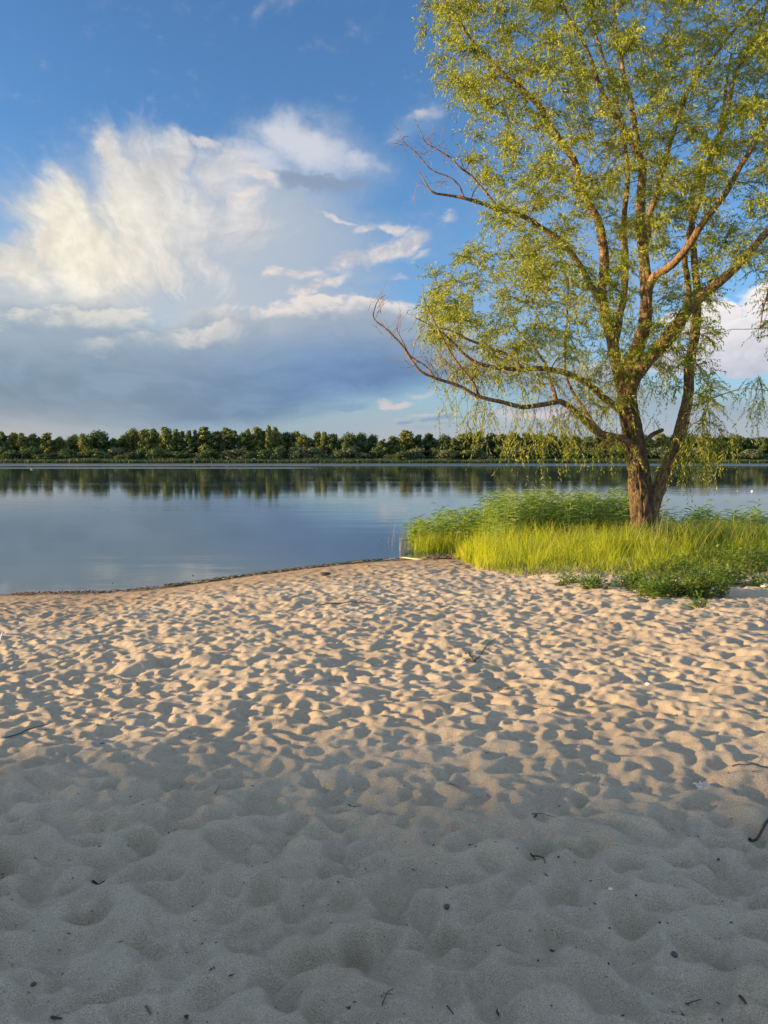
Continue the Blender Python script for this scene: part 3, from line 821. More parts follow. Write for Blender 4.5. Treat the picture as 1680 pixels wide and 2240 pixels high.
# ------------------------------------------------------------------ the far wood
def crown_mesh(name, seed, Hh, Wd, kind):
    """a crown of many leaf-clump faces gathered in lobes; base of the tree at z = 0"""
    r = np.random.default_rng(seed)
    lobes = []
    n = {'poplar': 16, 'round': 20, 'loose': 15, 'bush': 12, 'tall': 20}[kind]
    lo = {'poplar': .08, 'round': .08, 'loose': .12, 'bush': .05, 'tall': .08}[kind]
    for i in range(n):
        t = lo + (1 - lo) * ((i + .5) / n) ** .85
        env = {'poplar': math.sin(math.pi * min(1, (t - lo + .12) / (1.12 - lo)) ** .9) ** .6,
               'round': math.sqrt(max(0.02, 1 - ((t - .52) / .53) ** 2)),
               'loose': math.sqrt(max(0.02, 1 - ((t - .55) / .55) ** 2)) * (.6 + .5 * r.random()),
               'bush': math.sqrt(max(0.04, 1 - ((t - .45) / .58) ** 2)),
               'tall': math.sqrt(max(0.03, 1 - ((t - .54) / .55) ** 2)) * (.75 + .3 * r.random())}[kind]
        a = r.uniform(0, 6.28) if i % 2 else i * 2.4
        R = Wd * .5 * env
        lr = Wd * {'poplar': .24, 'round': .22, 'loose': .17, 'bush': .24, 'tall': .19}[kind] * r.uniform(.75, 1.2)
        d = max(0, R - lr * .7) * r.uniform(.55, 1.05)
        lobes.append((d * math.cos(a), d * math.sin(a), Hh * t - lr * .7 if t > .85 else Hh * t, lr))
    P = []; NN = []
    for (x, y, z, lr) in lobes:
        k = int(140 * (lr / (Wd * .2)) ** 1.3)
        u = r.normal(size=(k, 3)); u /= np.linalg.norm(u, axis=1, keepdims=True)
        rad_ = lr * r.uniform(.55, 1.08, (k, 1)) * (1 + .25 * np.sin(u[:, :1] * 7 + u[:, 2:] * 5 + x))
        P.append(np.array([x, y, z]) + u * rad_ * np.array([1, 1, .85])); NN.append(u)
    P = np.concatenate(P); NN = unit(np.concatenate(NN) + r.normal(size=P.shape) * .45)
    sz = r.uniform(.22, .52, len(P)) * (Hh / 15) ** .5
    A = unit(np.cross(NN, r.normal(size=P.shape))); B = np.cross(NN, A)
    k = 5
    V = []
    for j in range(k):
        th = 2 * math.pi * j / k
        rr_ = sz * r.uniform(.6, 1.25, len(P))
        V.append(P + (A * math.cos(th) + B * math.sin(th)) * rr_[:, None] + NN * (r.uniform(-.12, .12, len(P)) * sz)[:, None])
    V = np.stack(V, 1).reshape(-1, 3)
    i = np.arange(len(P))[:, None] * k
    Fq = np.concatenate([i + np.array([0, 1, 2]), i + np.array([0, 2, 3]), i + np.array([0, 3, 4])])
    me = mesh_np(name, V, Fq)
    attr(me, 'hue', np.repeat(np.clip(r.normal(.5, .13, len(P)), 0, 1), k))
    return me, lobes
def trunk_mesh(seed, Hh, lobes):
    r = random.Random(seed); t = Tubes()
    top = Vector((r.uniform(-.6, .6), r.uniform(-.6, .6), Hh * .8))
    r0 = .018 * Hh
    t.add([Vector((0, 0, -.6)), Vector((.1, 0, Hh * .25)), top * .55 + Vector((.2, 0, Hh * .05)), top], [r0 * 1.3, r0, r0 * .6, .05], 7)
    for (x, y, z, lr) in lobes[::2]:
        zz = z * .6; t.add([Vector((0.1, 0, zz)), Vector((x * .5, y * .5, (zz + z) * .5)), Vector((x, y, z))], [r0 * .4, r0 * .25, .04], 5)
    return t.mesh('trunk')
def far_leaf(name, a, b):
    m, q, out = mat_new(name)
    h = attr_in(q, 'hue')
    oi = q.new('ShaderNodeObjectInfo').outputs['Random']
    c = q.mix(h, a, b)
    c = q.mix(q.mul(oi, .55), c, (a[0] * 1.5, a[1] * 1.15, a[2] * 1.0))
    d = q.new('ShaderNodeBsdfPrincipled'); q.put(d.inputs['Base Color'], c); d.inputs['Roughness'].default_value = .7
    d.inputs['Specular IOR Level'].default_value = .2
    t = q.new('ShaderNodeBsdfTranslucent'); q.put(t.inputs['Color'], c)
    mx = q.new('ShaderNodeMixShader'); mx.inputs[0].default_value = .18
    q.nt.links.new(d.outputs[0], mx.inputs[1]); q.nt.links.new(t.outputs[0], mx.inputs[2]); q.nt.links.new(mx.outputs[0], out.inputs[0])
    return m
m_far = {'dark green': far_leaf('dark_foliage', (0.040, 0.075, 0.028), (0.115, 0.165, 0.048)),
         'olive green': far_leaf('olive_foliage', (0.085, 0.115, 0.030), (0.215, 0.235, 0.060)),
         'grey green': far_leaf('silvery_foliage', (0.075, 0.105, 0.052), (0.16, 0.19, 0.09))}
KINDS = [('poplar', 'slender poplar-like', 'olive green', 17, 7.0), ('poplar', 'slender poplar-like', 'dark green', 17, 6.2), ('round', 'broad round-crowned', 'dark green', 16, 12.0),
         ('round', 'broad round-crowned', 'olive green', 16, 11.0), ('loose', 'thin loose', 'olive green', 17, 8.5), ('tall', 'tall lumpy-crowned', 'dark green', 17, 9.0),
         ('tall', 'tall lumpy-crowned', 'olive green', 17, 8.5), ('bush', 'low bushy', 'grey green', 7, 8.0), ('bush', 'low bushy', 'dark green', 7, 8.5)]
VAR = []
for i, (k, sh_, tone, Hh, Wd) in enumerate(KINDS):
    vs = []
    for j in range(2):
        cm, lb = crown_mesh('crown', 100 + i * 7 + j, Hh, Wd, k)
        cm.materials.append(m_far[tone])
        tm = trunk_mesh(50 + i + 31 * j, Hh, lb); tm.materials.append(m_bark)
        vs.append((cm, tm))
    VAR.append(vs)
row = [(5, 943, 22, 5), (28, 945, 24, 4), (48, 946, 20, 4), (75, 948, 24, 5), (102, 946, 24, 6), (130, 955, 22, 3), (160, 950, 28, 3), (184, 948, 26, 3), (215, 941, 44, 2), (247, 958, 22, 5), (270, 952, 26, 0),
       (290, 937, 30, 3), (315, 938, 26, 6), (335, 937, 20, 0), (362, 933, 28, 6), (385, 937, 18, 4), (399, 943, 15, 1), (413, 941, 16, 1), (426, 940, 14, 1), (446, 933, 30, 0), (475, 942, 26, 5), (496, 935, 28, 6),
       (512, 941, 18, 1), (529, 945, 24, 5), (541, 938, 16, 0), (562, 933, 26, 6), (578, 942, 16, 1), (588, 930, 13, 0), (601, 932, 17, 4), (613, 948, 14, 6), (627, 944, 22, 5), (646, 943, 26, 6), (664, 950, 28, 3),
       (694, 944, 20, 0), (709, 944, 18, 0), (728, 948, 24, 5), (763, 946, 30, 2), (790, 946, 28, 2), (815, 950, 24, 2), (836, 960, 22, 4), (860, 953, 26, 6), (890, 941, 34, 6), (915, 950, 22, 5), (938, 948, 30, 1),
       (972, 950, 28, 2), (992, 958, 22, 0), (1010, 947, 32, 3), (1027, 944, 30, 3), (1046, 943, 32, 6), (1075, 946, 26, 5), (1098, 948, 26, 6), (1122, 943, 30, 3), (1150, 946, 28, 5), (1178, 948, 30, 2), (1205, 945, 30, 3),
       (1235, 950, 30, 5), (1262, 951, 26, 6), (1288, 953, 30, 2), (1315, 950, 28, 5), (1345, 951, 32, 3), (1378, 948, 30, 5), (1410, 950, 30, 2), (1445, 947, 34, 3), (1480, 950, 30, 5), (1512, 949, 32, 2), (1545, 946, 34, 3),
       (1578, 953, 28, 5), (1612, 949, 34, 3), (1640, 957, 28, 2), (1668, 955, 30, 5)]
for u in range(-10, -230, -27): row.append((u, 944 + (u % 5) * 3, 27, [5, 3, 6, 2][(u // 27) % 4]))
for u in range(1698, 1900, 29): row.append((u, 950 + (u % 5) * 2, 30, [3, 5, 2, 6][(u // 29) % 4]))
row.sort()
rf = random.Random(5)
far_trees = []
for (u, vt, wpx, ki) in row:
    y = 372 + rf.uniform(-4, 7)
    p = W(u, vt, y - TY)
    far_trees.append((p.x, y, p.z - 1.0, wpx / F * y * 1.3, ki, u, 'front'))
for i in range(112):                  # those standing behind fill the gaps
    u = -230 + i * 19 + rf.uniform(-6, 6)
    near_v = sorted(row, key=lambda a: abs(a[0] - u))[:2]
    y = 392 + rf.uniform(-6, 12)
    p = W(u, max(a[1] for a in near_v) + rf.uniform(3, 12), y - TY)
    far_trees.append((p.x, y, p.z - 1.0, rf.uniform(34, 46) / F * y, rf.choice([2, 3, 5, 6]), u, 'back'))
for i in range(70):                  # low willows and bushes along the foot of the wood
    u = -210 + i * 30.5 + rf.uniform(-10, 10)
    y = 363 + rf.uniform(-2, 3)
    far_trees.append((W(u, 1000, y - TY).x, y, rf.uniform(3.5, 7.5), rf.uniform(8, 13), rf.choice([7, 8, 8]), u, 'foot'))
zones = [(-9e3, 0, 'beyond left edge'), (0, 170, 'on far shore at left edge'), (170, 340, 'on far shore below big cloud'), (340, 520, 'on far shore below slate cloud'), (520, 680, 'in tallest stretch of far shore'),
         (680, 850, 'on far shore left of pale sky'), (850, 1090, 'on far shore below pale sky'), (1090, 1350, "behind hanging willow strands"), (1350, 1500, "behind willow trunk"), (1500, 1680, "on far shore right of willow"), (1680, 9e9, 'beyond right edge')]
ordw = ['leftmost', 'second', 'third', 'fourth', 'fifth', 'sixth', 'seventh', 'eighth', 'ninth', 'tenth', 'eleventh', 'twelfth']
cnt = {}
far_trees.sort(key=lambda a: a[5])
for n_, (x, y, h, w, ki, u, where) in enumerate(far_trees):
    k, shp, tone, Hh, Wd = KINDS[ki]
    cm, tm = VAR[ki][n_ % 2]
    z0 = float(base_z(x, y))
    e = empty('bush' if k == 'bush' else ('poplar_tree' if k == 'poplar' else 'broadleaf_tree'), (x, y, z0 - .1))
    e.rotation_euler.z = rf.uniform(0, 6.28)
    sx = w / Wd; e.scale = (sx, sx * rf.uniform(.9, 1.1), h / Hh)
    zn = next(z[2] for z in zones if z[0] <= u < z[1])
    key = (zn, ki, where); c_ = cnt.get(key, 0); cnt[key] = c_ + 1
    rowt = {'front': 'front row', 'back': 'back row', 'foot': 'low down'}[where]
    o_ = ordw[min(c_, 11)] + ('' if c_ == 0 else '')
    tag(e, f"{shp.replace(' branched', '')} {tone} {'bush' if k == 'bush' else 'tree'} {zn}, {rowt}, {o_}", 'bush' if k == 'bush' else 'tree',
        'bushes along the foot of the far wood' if k == 'bush' else 'trees of the far wood')
    a = obj('crown', cm, None, e); b = obj('trunk', tm, None, e)

# green reed belt below the wood
def blades(P, Hh, Wd, lean, curl, seed, levels=3):
    """grass blades: P (n,3), heights, widths; lean (n,2) horizontal tip offset as a share of height"""
    n = len(P); r = np.random.default_rng(seed)
    az = r.uniform(0, math.pi, n)
    S = np.stack([np.cos(az), np.sin(az), 0 * az], 1)
    V = []
    for j in range(levels + 1):
        t = j / levels
        off = np.concatenate([lean * (Hh * t ** (1.0 + curl))[:, None], (Hh * (t - .18 * t * t * np.linalg.norm(lean, axis=1)))[:, None]], 1)
        wv = Wd * (1 - t ** 1.6) * .5 + .0004
        V += [P + off - S * wv[:, None], P + off + S * wv[:, None]]
    V = np.stack(V, 1)
    i = np.arange(n)[:, None] * (2 * levels + 2)
    F_ = np.concatenate([i + np.array([2 * j, 2 * j + 1, 2 * j + 3, 2 * j + 2]) for j in range(levels)])
    return V.reshape(-1, 3), F_
n = 42000
x = RNG.uniform(-255, 265, n); y = 353.0 + RNG.uniform(0, 9, n)
hh = (1.5 + 1.1 * np.array([pnoise(Vector((a * .06, b * .15, 0))) for a, b in zip(x, y)])) * RNG.uniform(.75, 1.05, n) + .5
V, F_ = blades(np.stack([x, y, base_z(x, y) - .1], 1), hh, RNG.uniform(.12, .3, n), RNG.normal(0, .2, (n, 2)), .8, 3, 2)
me = mesh_np('reed_belt', V, F_); attr(me, 'hue', np.repeat(RNG.uniform(0, 1, n), 6))
m_belt = leaf_material('reed_belt', (0.030, 0.060, 0.022), (0.055, 0.100, 0.035), (0.04, 0.075, 0.03), .2)
tag(obj('reed_belt', me, m_belt), 'low green reed belt running along the foot of the far wood', 'reeds', kind='stuff')

# wood on the beach behind and to the left of the photographer: it throws the shade on the near sand
hs_ = Vector((-math.cos(SUN_BACK), -math.sin(SUN_BACK), 0)); hn = Vector((-hs_.y * -1, 0, 0))
hn = Vector((-math.sin(SUN_BACK), math.cos(SUN_BACK), 0))
shade_words = ['nearest', 'second', 'third', 'fourth', 'fifth', 'sixth', 'seventh', 'eighth', 'ninth', 'tenth', 'eleventh']
for i, (t, w, h, wd, ki) in enumerate([(60, -2.0, 14.0, 13.0, 4), (68, -6.6, 16, 14, 3), (58, -12, 16, 13, 5), (66, -19, 17, 14, 2), (60, -26, 16, 13, 3), (76, -14, 18, 14, 2), (78, -24, 17, 14, 5), (72, -33, 17, 14, 2), (75, -5.2, 16.2, 12, 5), (52, -5.2, 12.5, 12, 3), (66, .5, 12.8, 10, 4)]):
    k, shp, tone, Hh, Wd = KINDS[ki]
    cm, tm = VAR[ki][i % 2]
    t *= 1.7; h *= 1.64; wd *= 1.25; w = (w - .7) * 1.15
    p = hs_ * t + hn * w
    e = empty('broadleaf_tree', (p.x, p.y, float(base_z(p.x, p.y)) - .1))
    e.rotation_euler.z = i * 1.7; e.scale = (wd / Wd, wd / Wd, h / Hh)
    tag(e, f'broadleaf tree outside the picture at left, {shade_words[i]} to throw shade on near sand', 'tree', 'trees on the beach behind the photographer')
    obj('crown', cm, None, e); obj('trunk', tm, None, e)

# ------------------------------------------------------------------ grass and reeds under the willow
_gf = [on_plane(u, v, .36) for u, v in [(1030, 1226), (1046, 1246), (1100, 1262), (1150, 1270), (1200, 1278), (1280, 1286), (1350, 1291), (1420, 1300), (1500, 1297), (1580, 1288), (1680, 1276), (1800, 1270), (2100, 1262)]]
GFX = [p[0] for p in _gf]; GFY = [p[1] for p in _gf]
def yfront(x): return np.interp(x, GFX, GFY, left=99)
def nz(x, y, s, o=0): return np.array([pnoise(Vector((a * s, b * s, o))) for a, b in zip(x, y)])
m_grass = leaf_material('tall_grass', (0.045, 0.105, 0.010), (0.54, 0.53, 0.022), (0.20, 0.26, 0.03), .5)
m_reed = leaf_material('reed', (0.100, 0.180, 0.028), (0.34, 0.42, 0.06), (0.20, 0.28, 0.08), .45)
m_dark = leaf_material('dark_grass', (0.040, 0.075, 0.012), (0.11, 0.16, 0.025), (0.07, 0.11, 0.03), .35)
m_dry = leaf_material('dry_stalk', (0.24, 0.19, 0.09), (0.42, 0.34, 0.17), (0.30, 0.24, 0.12), .2)
# tall grass, growing in tufts
nt_ = 4200
cx_ = RNG.uniform(1.6, 15.5, nt_); cy_ = RNG.uniform(11.5, 21.0, nt_)
d = cy_ - yfront(cx_)
edge = nz(cx_, cy_, 1.1) * .9 + nz(cx_, cy_, 3.4, 3) * .6
ok = (d > .12 + edge) & (cy_ < shore(cx_) + .35) & (RNG.random(nt_) < .30 + .70 * np.clip(d / 1.8, 0, 1))
cx_, cy_, d = cx_[ok], cy_[ok], d[ok]; nt_ = len(cx_)
ramp = np.clip((d - .15) / np.where(cx_ < 2.8, .8, 3.0 + 1.6 * nz(cx_, cy_, 1.1, 15)), 0, 1)
th_ = (.14 + (.47 + .30 * nz(cx_, cy_, .9, 5) + .16 * nz(cx_, cy_, 3.1, 6)) * ramp ** 1.2) * RNG.uniform(.55, 1.28, nt_)
thue = .92 - .11 * np.maximum(cx_ - 3.2, 0) - .40 * np.clip(1 - d / 1.8, 0, 1) + nz(cx_, cy_, .8, 9) * .6 + RNG.normal(0, .28, nt_)  # darker green towards the right: the willow's shade put into the blade hue
tl = RNG.normal(0, .20, (nt_, 2)) + np.array([.10, 0])
kb = 13
x = np.repeat(cx_, kb) + RNG.normal(0, .055, nt_ * kb); y = np.repeat(cy_, kb) + RNG.normal(0, .055, nt_ * kb)
n = len(x)
out_ = np.stack([x - np.repeat(cx_, kb), y - np.repeat(cy_, kb)], 1) * 4.0
hgt = np.repeat(th_, kb) * RNG.uniform(.5, 1.15, n)
V, F_ = blades(np.stack([x, y, base_z(x, y) - .02], 1), hgt, RNG.uniform(.007, .015, n), np.repeat(tl, kb, 0) + out_ + RNG.normal(0, .14, (n, 2)), .9, 11, 3)
hue = np.clip(np.repeat(thue, kb) + RNG.normal(0, .14, n), 0, 1)
me = mesh_np('tall_grass', V, F_)
attr(me, 'hue', np.repeat(hue, 8))
tag(obj('tall_grass', me, m_grass), 'sunlit yellow-green tall grass growing round the foot of the willow', 'grass', kind='stuff')
# creeping turf and straw at its front edge
n = 34000
x = RNG.uniform(1.9, 15.5, n); y = RNG.uniform(10.8, 19.5, n)
d = y - yfront(x)
ok = (d > -.10 + nz(x, y, 1.5, 7) * .9 + nz(x, y, 5, 17) * .4 + RNG.normal(0, .12, n)) & (d < 1.9) & (nz(x, y, 2.8, 1) + RNG.normal(0, .15, n) > -.28)
x, y = x[ok], y[ok]; n = len(x)
V, F_ = blades(np.stack([x, y, base_z(x, y) + relief_at(x, y) - .02], 1), RNG.uniform(.06, .30, n) * RNG.uniform(.6, 1, n), RNG.uniform(.008, .017, n), RNG.normal(0, .75, (n, 2)), .6, 12, 2)
me = mesh_np('turf', V, F_); attr(me, 'hue', np.repeat(np.clip(.5 + nz(x, y, 2, 4) * .5 + RNG.normal(0, .2, n), 0, 1), 6))
tag(obj('turf', me, leaf_material('turf', (0.050, 0.085, 0.012), (0.24, 0.26, 0.04), (0.12, 0.14, 0.04), .4)), 'short creeping turf fringing the tall grass on the sand', 'grass', kind='stuff')
n = 2600
x = RNG.uniform(1.2, 13, n); y = RNG.uniform(11, 20, n); d = y - yfront(x)
ok = (np.abs(d - .3) < .7) | ((x < 3) & (d > 0))
x, y = x[ok], y[ok]; n = len(x)
V, F_ = blades(np.stack([x, y, base_z(x, y) + relief_at(x, y)], 1), RNG.uniform(.08, .3, n), RNG.uniform(.005, .011, n), RNG.normal(0, 1.3, (n, 2)), .5, 13, 2)
me = mesh_np('straw', V, F_); attr(me, 'hue', np.repeat(RNG.uniform(0, 1, n), 6))
tag(obj('straw', me, m_dry), 'dry straw and dead blades lying along the edge of the grass', 'straw', kind='stuff')
# darker, coarser grass standing round the trunk
n = 3400
tx, ty = W(1413, 1200)[0], TY
a = RNG.uniform(0, 6.28, n); r_ = RNG.uniform(.35, 1.5, n) ** 1.0
x = tx + .55 + r_ * np.cos(a) * 1.1; y = ty - .55 + r_ * np.sin(a) * .75
ok = ((x - tx) ** 2 + (y - ty) ** 2 > .36 ** 2)
x, y = x[ok], y[ok]; n = len(x)
V, F_ = blades(np.stack([x, y, base_z(x, y) - .02], 1), RNG.uniform(.28, .82, n), RNG.uniform(.010, .020, n), RNG.normal(0, .40, (n, 2)), 1.0, 14, 3)
me = mesh_np('coarse_grass', V, F_); attr(me, 'hue', np.repeat(RNG.uniform(0, 1, n), 8))
tag(obj('coarse_grass', me, m_dark), "coarse dark green grass tuft round the foot of the willow's trunk", 'grass', kind='stuff')
# green clump standing in the shallows at the left end
def clump(u0, u1, v0, v1, n, h0, h1, mat, name, label, seed, wd=(.006, .012), kind='stuff', cat='grass', lean=.16):
    r = np.random.default_rng(seed)
    uu = r.uniform(u0, u1, n); vv = r.uniform(v0, v1, n)
    x = np.array([on_plane(a, b, 0)[0] for a, b in zip(uu, vv)]); y = np.array([on_plane(a, b, 0)[1] for a, b in zip(uu, vv)])
    ok = nz(x, y, 1.6, seed) > -.30 + .12 * r.random(n)
    x, y = x[ok], y[ok]; n = len(x)
    V, F_ = blades(np.stack([x, y, np.maximum(base_z(x, y), -.10)], 1), r.uniform(h0, h1, n), r.uniform(*wd, n), r.normal(0, lean, (n, 2)) + np.array([.06, 0]), .8, seed, 3)
    me = mesh_np(name, V, F_); attr(me, 'hue', np.repeat(np.clip(.55 + r.normal(0, .2, n), 0, 1), 8))
    return tag(obj(name, me, mat), label, cat, kind=kind)
clump(905, 1050, 1186, 1208, 3600, .35, .72, m_grass, 'water_grass', 'bright green grass clump standing in the shallows left of the grass bank', 21)
clump(872, 905, 1180, 1205, 34, .3, .85, m_dry, 'dry_stalks', 'pale dry reed stalks standing in the water left of the green clump', 22, (.008, .014), cat='reeds', lean=.07)
clump(825, 875, 1165, 1195, 20, .15, .5, m_dry, 'thin_rushes', 'few thin rushes poking out of open water, farthest left of the reeds', 23, (.006, .010), cat='reeds', lean=.1)
clump(905, 1060, 1180, 1200, 120, .4, .9, m_dry, 'dead_stalks', 'dead tan stalks among the green clump in the shallows', 24, (.008, .014), cat='reeds', lean=.14)
# reeds: stalks with alternate leaves
def reeds(name, label, spots, seed, mat):
    r = np.random.default_rng(seed)
    n = len(spots); S_ = np.array(spots)
    base = np.stack([S_[:, 0], S_[:, 1], np.maximum(base_z(S_[:, 0], S_[:, 1]), -.25)], 1)
    Hh = S_[:, 2]
    lean = r.normal(0, .07, (n, 2)) + np.array([.05, 0])
    t = np.linspace(0, 1, 4)
    P = base[:, None] + np.stack([lean[:, None, 0] * Hh[:, None] * t ** 1.6, lean[:, None, 1] * Hh[:, None] * t ** 1.6, Hh[:, None] * t], -1)
    R = np.broadcast_to(np.array([.005, .0045, .0035, .002]), (n, 4))
    V1, F1 = ribbons3(P, R, 's')
    nl = 8
    s = .30 + .68 * (np.arange(nl) + .5) / nl + r.uniform(-.03, .03, (n, nl))
    B = base[:, None] + np.stack([lean[:, None, 0] * Hh[:, None] * s ** 1.6, lean[:, None, 1] * Hh[:, None] * s ** 1.6, Hh[:, None] * s], -1)
    az = r.normal(.2, .75, (n, nl)) + (np.arange(nl) % 2) * math.pi * (r.random((n, nl)) < .6)
    dirn = np.stack([np.cos(az), np.sin(az), 0 * az], -1)
    L = r.uniform(.24, .46, (n, nl)) * (1 - .35 * (s - .5)); rise = r.uniform(.5, 1.2, (n, nl))
    side = np.stack([-np.sin(az), np.cos(az), 0 * az], -1) * .6 + np.array([0, 0, .5])
    V2 = []
    for tt, wv in ((0, .5), (.35, 1.0), (.7, .75), (1.0, .04)):
        c = B + dirn * (L * tt)[..., None] + np.array([0, 0, 1.]) * (L * (rise * tt - (rise * .55 + .25) * tt * tt))[..., None]
        V2 += [c - side * .019 * wv, c + side * .019 * wv]
    V2 = np.stack(V2, 2).reshape(-1, 3)
    i = np.arange(n * nl)[:, None] * 8
    F2 = np.concatenate([i + np.array([2 * j, 2 * j + 1, 2 * j + 3, 2 * j + 2]) for j in range(3)]) + len(V1)
    me = mesh_np(name, np.concatenate([V1, V2]), np.concatenate([F1, F2]))
    h = r.uniform(0, 1, n)
    attr(me, 'hue', np.clip(np.concatenate([np.repeat(h, 12) + .2, np.repeat(h, nl * 8)]), 0, 1))
    return tag(obj(name, me, mat), label, 'reeds', kind='stuff')
rs = random.Random(31)
sp = []
for _ in range(820):
    u = rs.uniform(1035, 1420); x = W(u, 1100, 3).x; y = float(shore(x)) + rs.gauss(-.35, .7)
    sp.append((x, y, rs.uniform(.80, 1.58) * (1 + .10 * pnoise(Vector((x * 1.3, 0, 2))))))
reeds('reed_bed', 'dense green reeds behind the yellow grass, left of the trunk', sp, 1, m_reed)
sp = []
for _ in range(360):
    u = rs.uniform(900, 1060); x, y = on_plane(u, rs.uniform(1180, 1200), 0)
    sp.append((x, y, rs.uniform(.55, 1.35) * (.75 if u < 950 else 1)))
reeds('reed_fringe', 'sparse young reeds rising from the shallows at the left end', sp, 2, m_reed)
sp = []
for _ in range(620):
    x = rs.uniform(7.0, 15.5); y = float(shore(x)) + rs.gauss(-.2, .7)
    sp.append((x, y, rs.uniform(.5, 1.15) * (1.15 if rs.random() < .15 else .9)))
reeds('reed_stand', 'thin open stand of reeds by the water, right of the trunk', sp, 3, m_reed)

# leafy weeds at the front of the grass
m_weed = leaf_material('weed_leaf', (0.050, 0.110, 0.012), (0.20, 0.28, 0.025), (0.12, 0.18, 0.04), .4)
m_stem, q, out = mat_new('weed_stem'); principled(q, out, Base_Color=(0.10, 0.11, 0.03), Roughness=.7)
def weed(u, v, wpx, hpx, n, label, seed):
    r = np.random.default_rng(seed)
    c = on_ground(u, v); k = c.y / F
    w = wpx * k * .5; h = hpx * k
    e = empty('weed_plant', c); tag(e, label, 'plant', 'leafy weeds at the edge of the grass')
    P = []; D_ = []; tb = Tubes()
    ns = max(4, n // 26)
    for i in range(ns):
        a = r.uniform(0, 6.28); q_ = r.random() ** .6
        b = Vector((math.cos(a) * w * q_ * .75, math.sin(a) * w * q_ * .5, -.03))
        tip = Vector((b.x * 1.35 + r.normal() * .05, b.y * 1.4 + r.normal() * .05, h * (1 - .5 * q_ ** 2) * r.uniform(.65, 1.1)))
        tb.add([b, b.lerp(tip, .5) + Vector((0, 0, .03)), tip], [.006, .004, .002], 4, None, False)
        for j in range(n // ns):
            t = r.uniform(.12, 1); p = b.lerp(tip, t)
            d = unit(np.array([r.normal(), r.normal(), r.normal() * .4 + .25]))
            P.append(np.array(p) + d * r.uniform(0, .09)); D_.append(d)
    P = np.array(P); D_ = np.array(D_)
    N = unit(rand_unit(len(P)) * .6 + np.array([0, 0, 1.0]))
    L = r.uniform(.035, .085, len(P))
    V, F_ = leaf_quads(P, D_, N, L, L * r.uniform(.35, .6, len(P)), .12)
    me = mesh_np('leaves', V, F_); attr(me, 'hue', np.repeat(np.clip(r.normal(.5, .25, len(P)), 0, 1), 4))
    obj('leaves', me, m_weed, e)['kind'] = 'stuff'
    obj('stems', tb.mesh('stems'), m_stem, e)['kind'] = 'stuff'
for i, a in enumerate([(1520, 1302, 150, 62, 1500, 'widest leafy green weed on the sand below the willow, dark underneath'),
                       (1450, 1300, 110, 50, 900, 'leafy green weed just left of the widest one'),
                       (1420, 1312, 60, 34, 320, 'small dark-leaved weed at the front left of the weed group'),
                       (1580, 1284, 110, 52, 900, 'leafy weed right of the widest one, mixed with straw'),
                       (1640, 1250, 110, 66, 900, 'dark shaded leafy weed near the right edge of the picture'),
                       (1380, 1290, 90, 36, 500, 'low leafy weed in the turf left of the trunk shade'),
                       (1480, 1262, 110, 50, 700, 'leafy weed in the shade right of the trunk foot'),
                       (1300, 1284, 80, 26, 340, 'flat green weed at the front edge of the yellow grass'),
                       (1537, 1330, 34, 24, 90, 'tiny green seedling alone on the sand below the weeds'),
                       (1240, 1280, 60, 22, 220, 'small low weed left of the flat green one'),
                       (1655, 1282, 70, 30, 260, 'thin low weed beside the white stone at the right edge'),
                       (1560, 1240, 90, 60, 600, 'tall leafy weed growing inside the grass at right')]):
    weed(*a, 40 + i)
# dry flowering stems standing above the tall grass
n = 420
x = RNG.uniform(2.4, 14, n); y = RNG.uniform(13.5, 20.5, n); ok = (y > yfront(x) + .9) & (y < shore(x)); x, y = x[ok], y[ok]; n = len(x)
V, F_ = blades(np.stack([x, y, base_z(x, y)], 1), RNG.uniform(.45, 1.0, n), RNG.uniform(.006, .011, n), RNG.normal(0, .2, (n, 2)), 1.0, 17, 3)
me = mesh_np('dry_stems', V, F_); attr(me, 'hue', np.repeat(RNG.uniform(0, 1, n), 8))
tag(obj('dry_stems', me, m_dry), 'scattered dry stems standing up through the tall grass', 'grass', kind='stuff')

# ------------------------------------------------------------------ small things on sand and water
def simple(name, colr, rough=.8, **kw):
    m, q, out = mat_new(name)
    tc = q.new('ShaderNodeTexCoord').outputs['Object']
    c = q.mix(q.noise(tc, 60, 3, .6), tuple(a * .6 for a in colr), tuple(min(1, a * 1.3) for a in colr))
    p = principled(q, out, Base_Color=c, Roughness=rough)
    for k, v in kw.items(): p.inputs[k.replace('_', ' ')].default_value = v
    return m
m_twd = simple('dark_twig', (0.035, 0.025, 0.018))
m_twb = simple('brown_twig', (0.11, 0.070, 0.042))
m_straw = simple('pale_straw', (0.45, 0.38, 0.24))
m_stone = simple('white_stone', (0.62, 0.60, 0.55))
m_dkstone = simple('dark_stone', (0.05, 0.045, 0.04), .6)
m_shell = simple('shell', (0.62, 0.50, 0.34), .5)

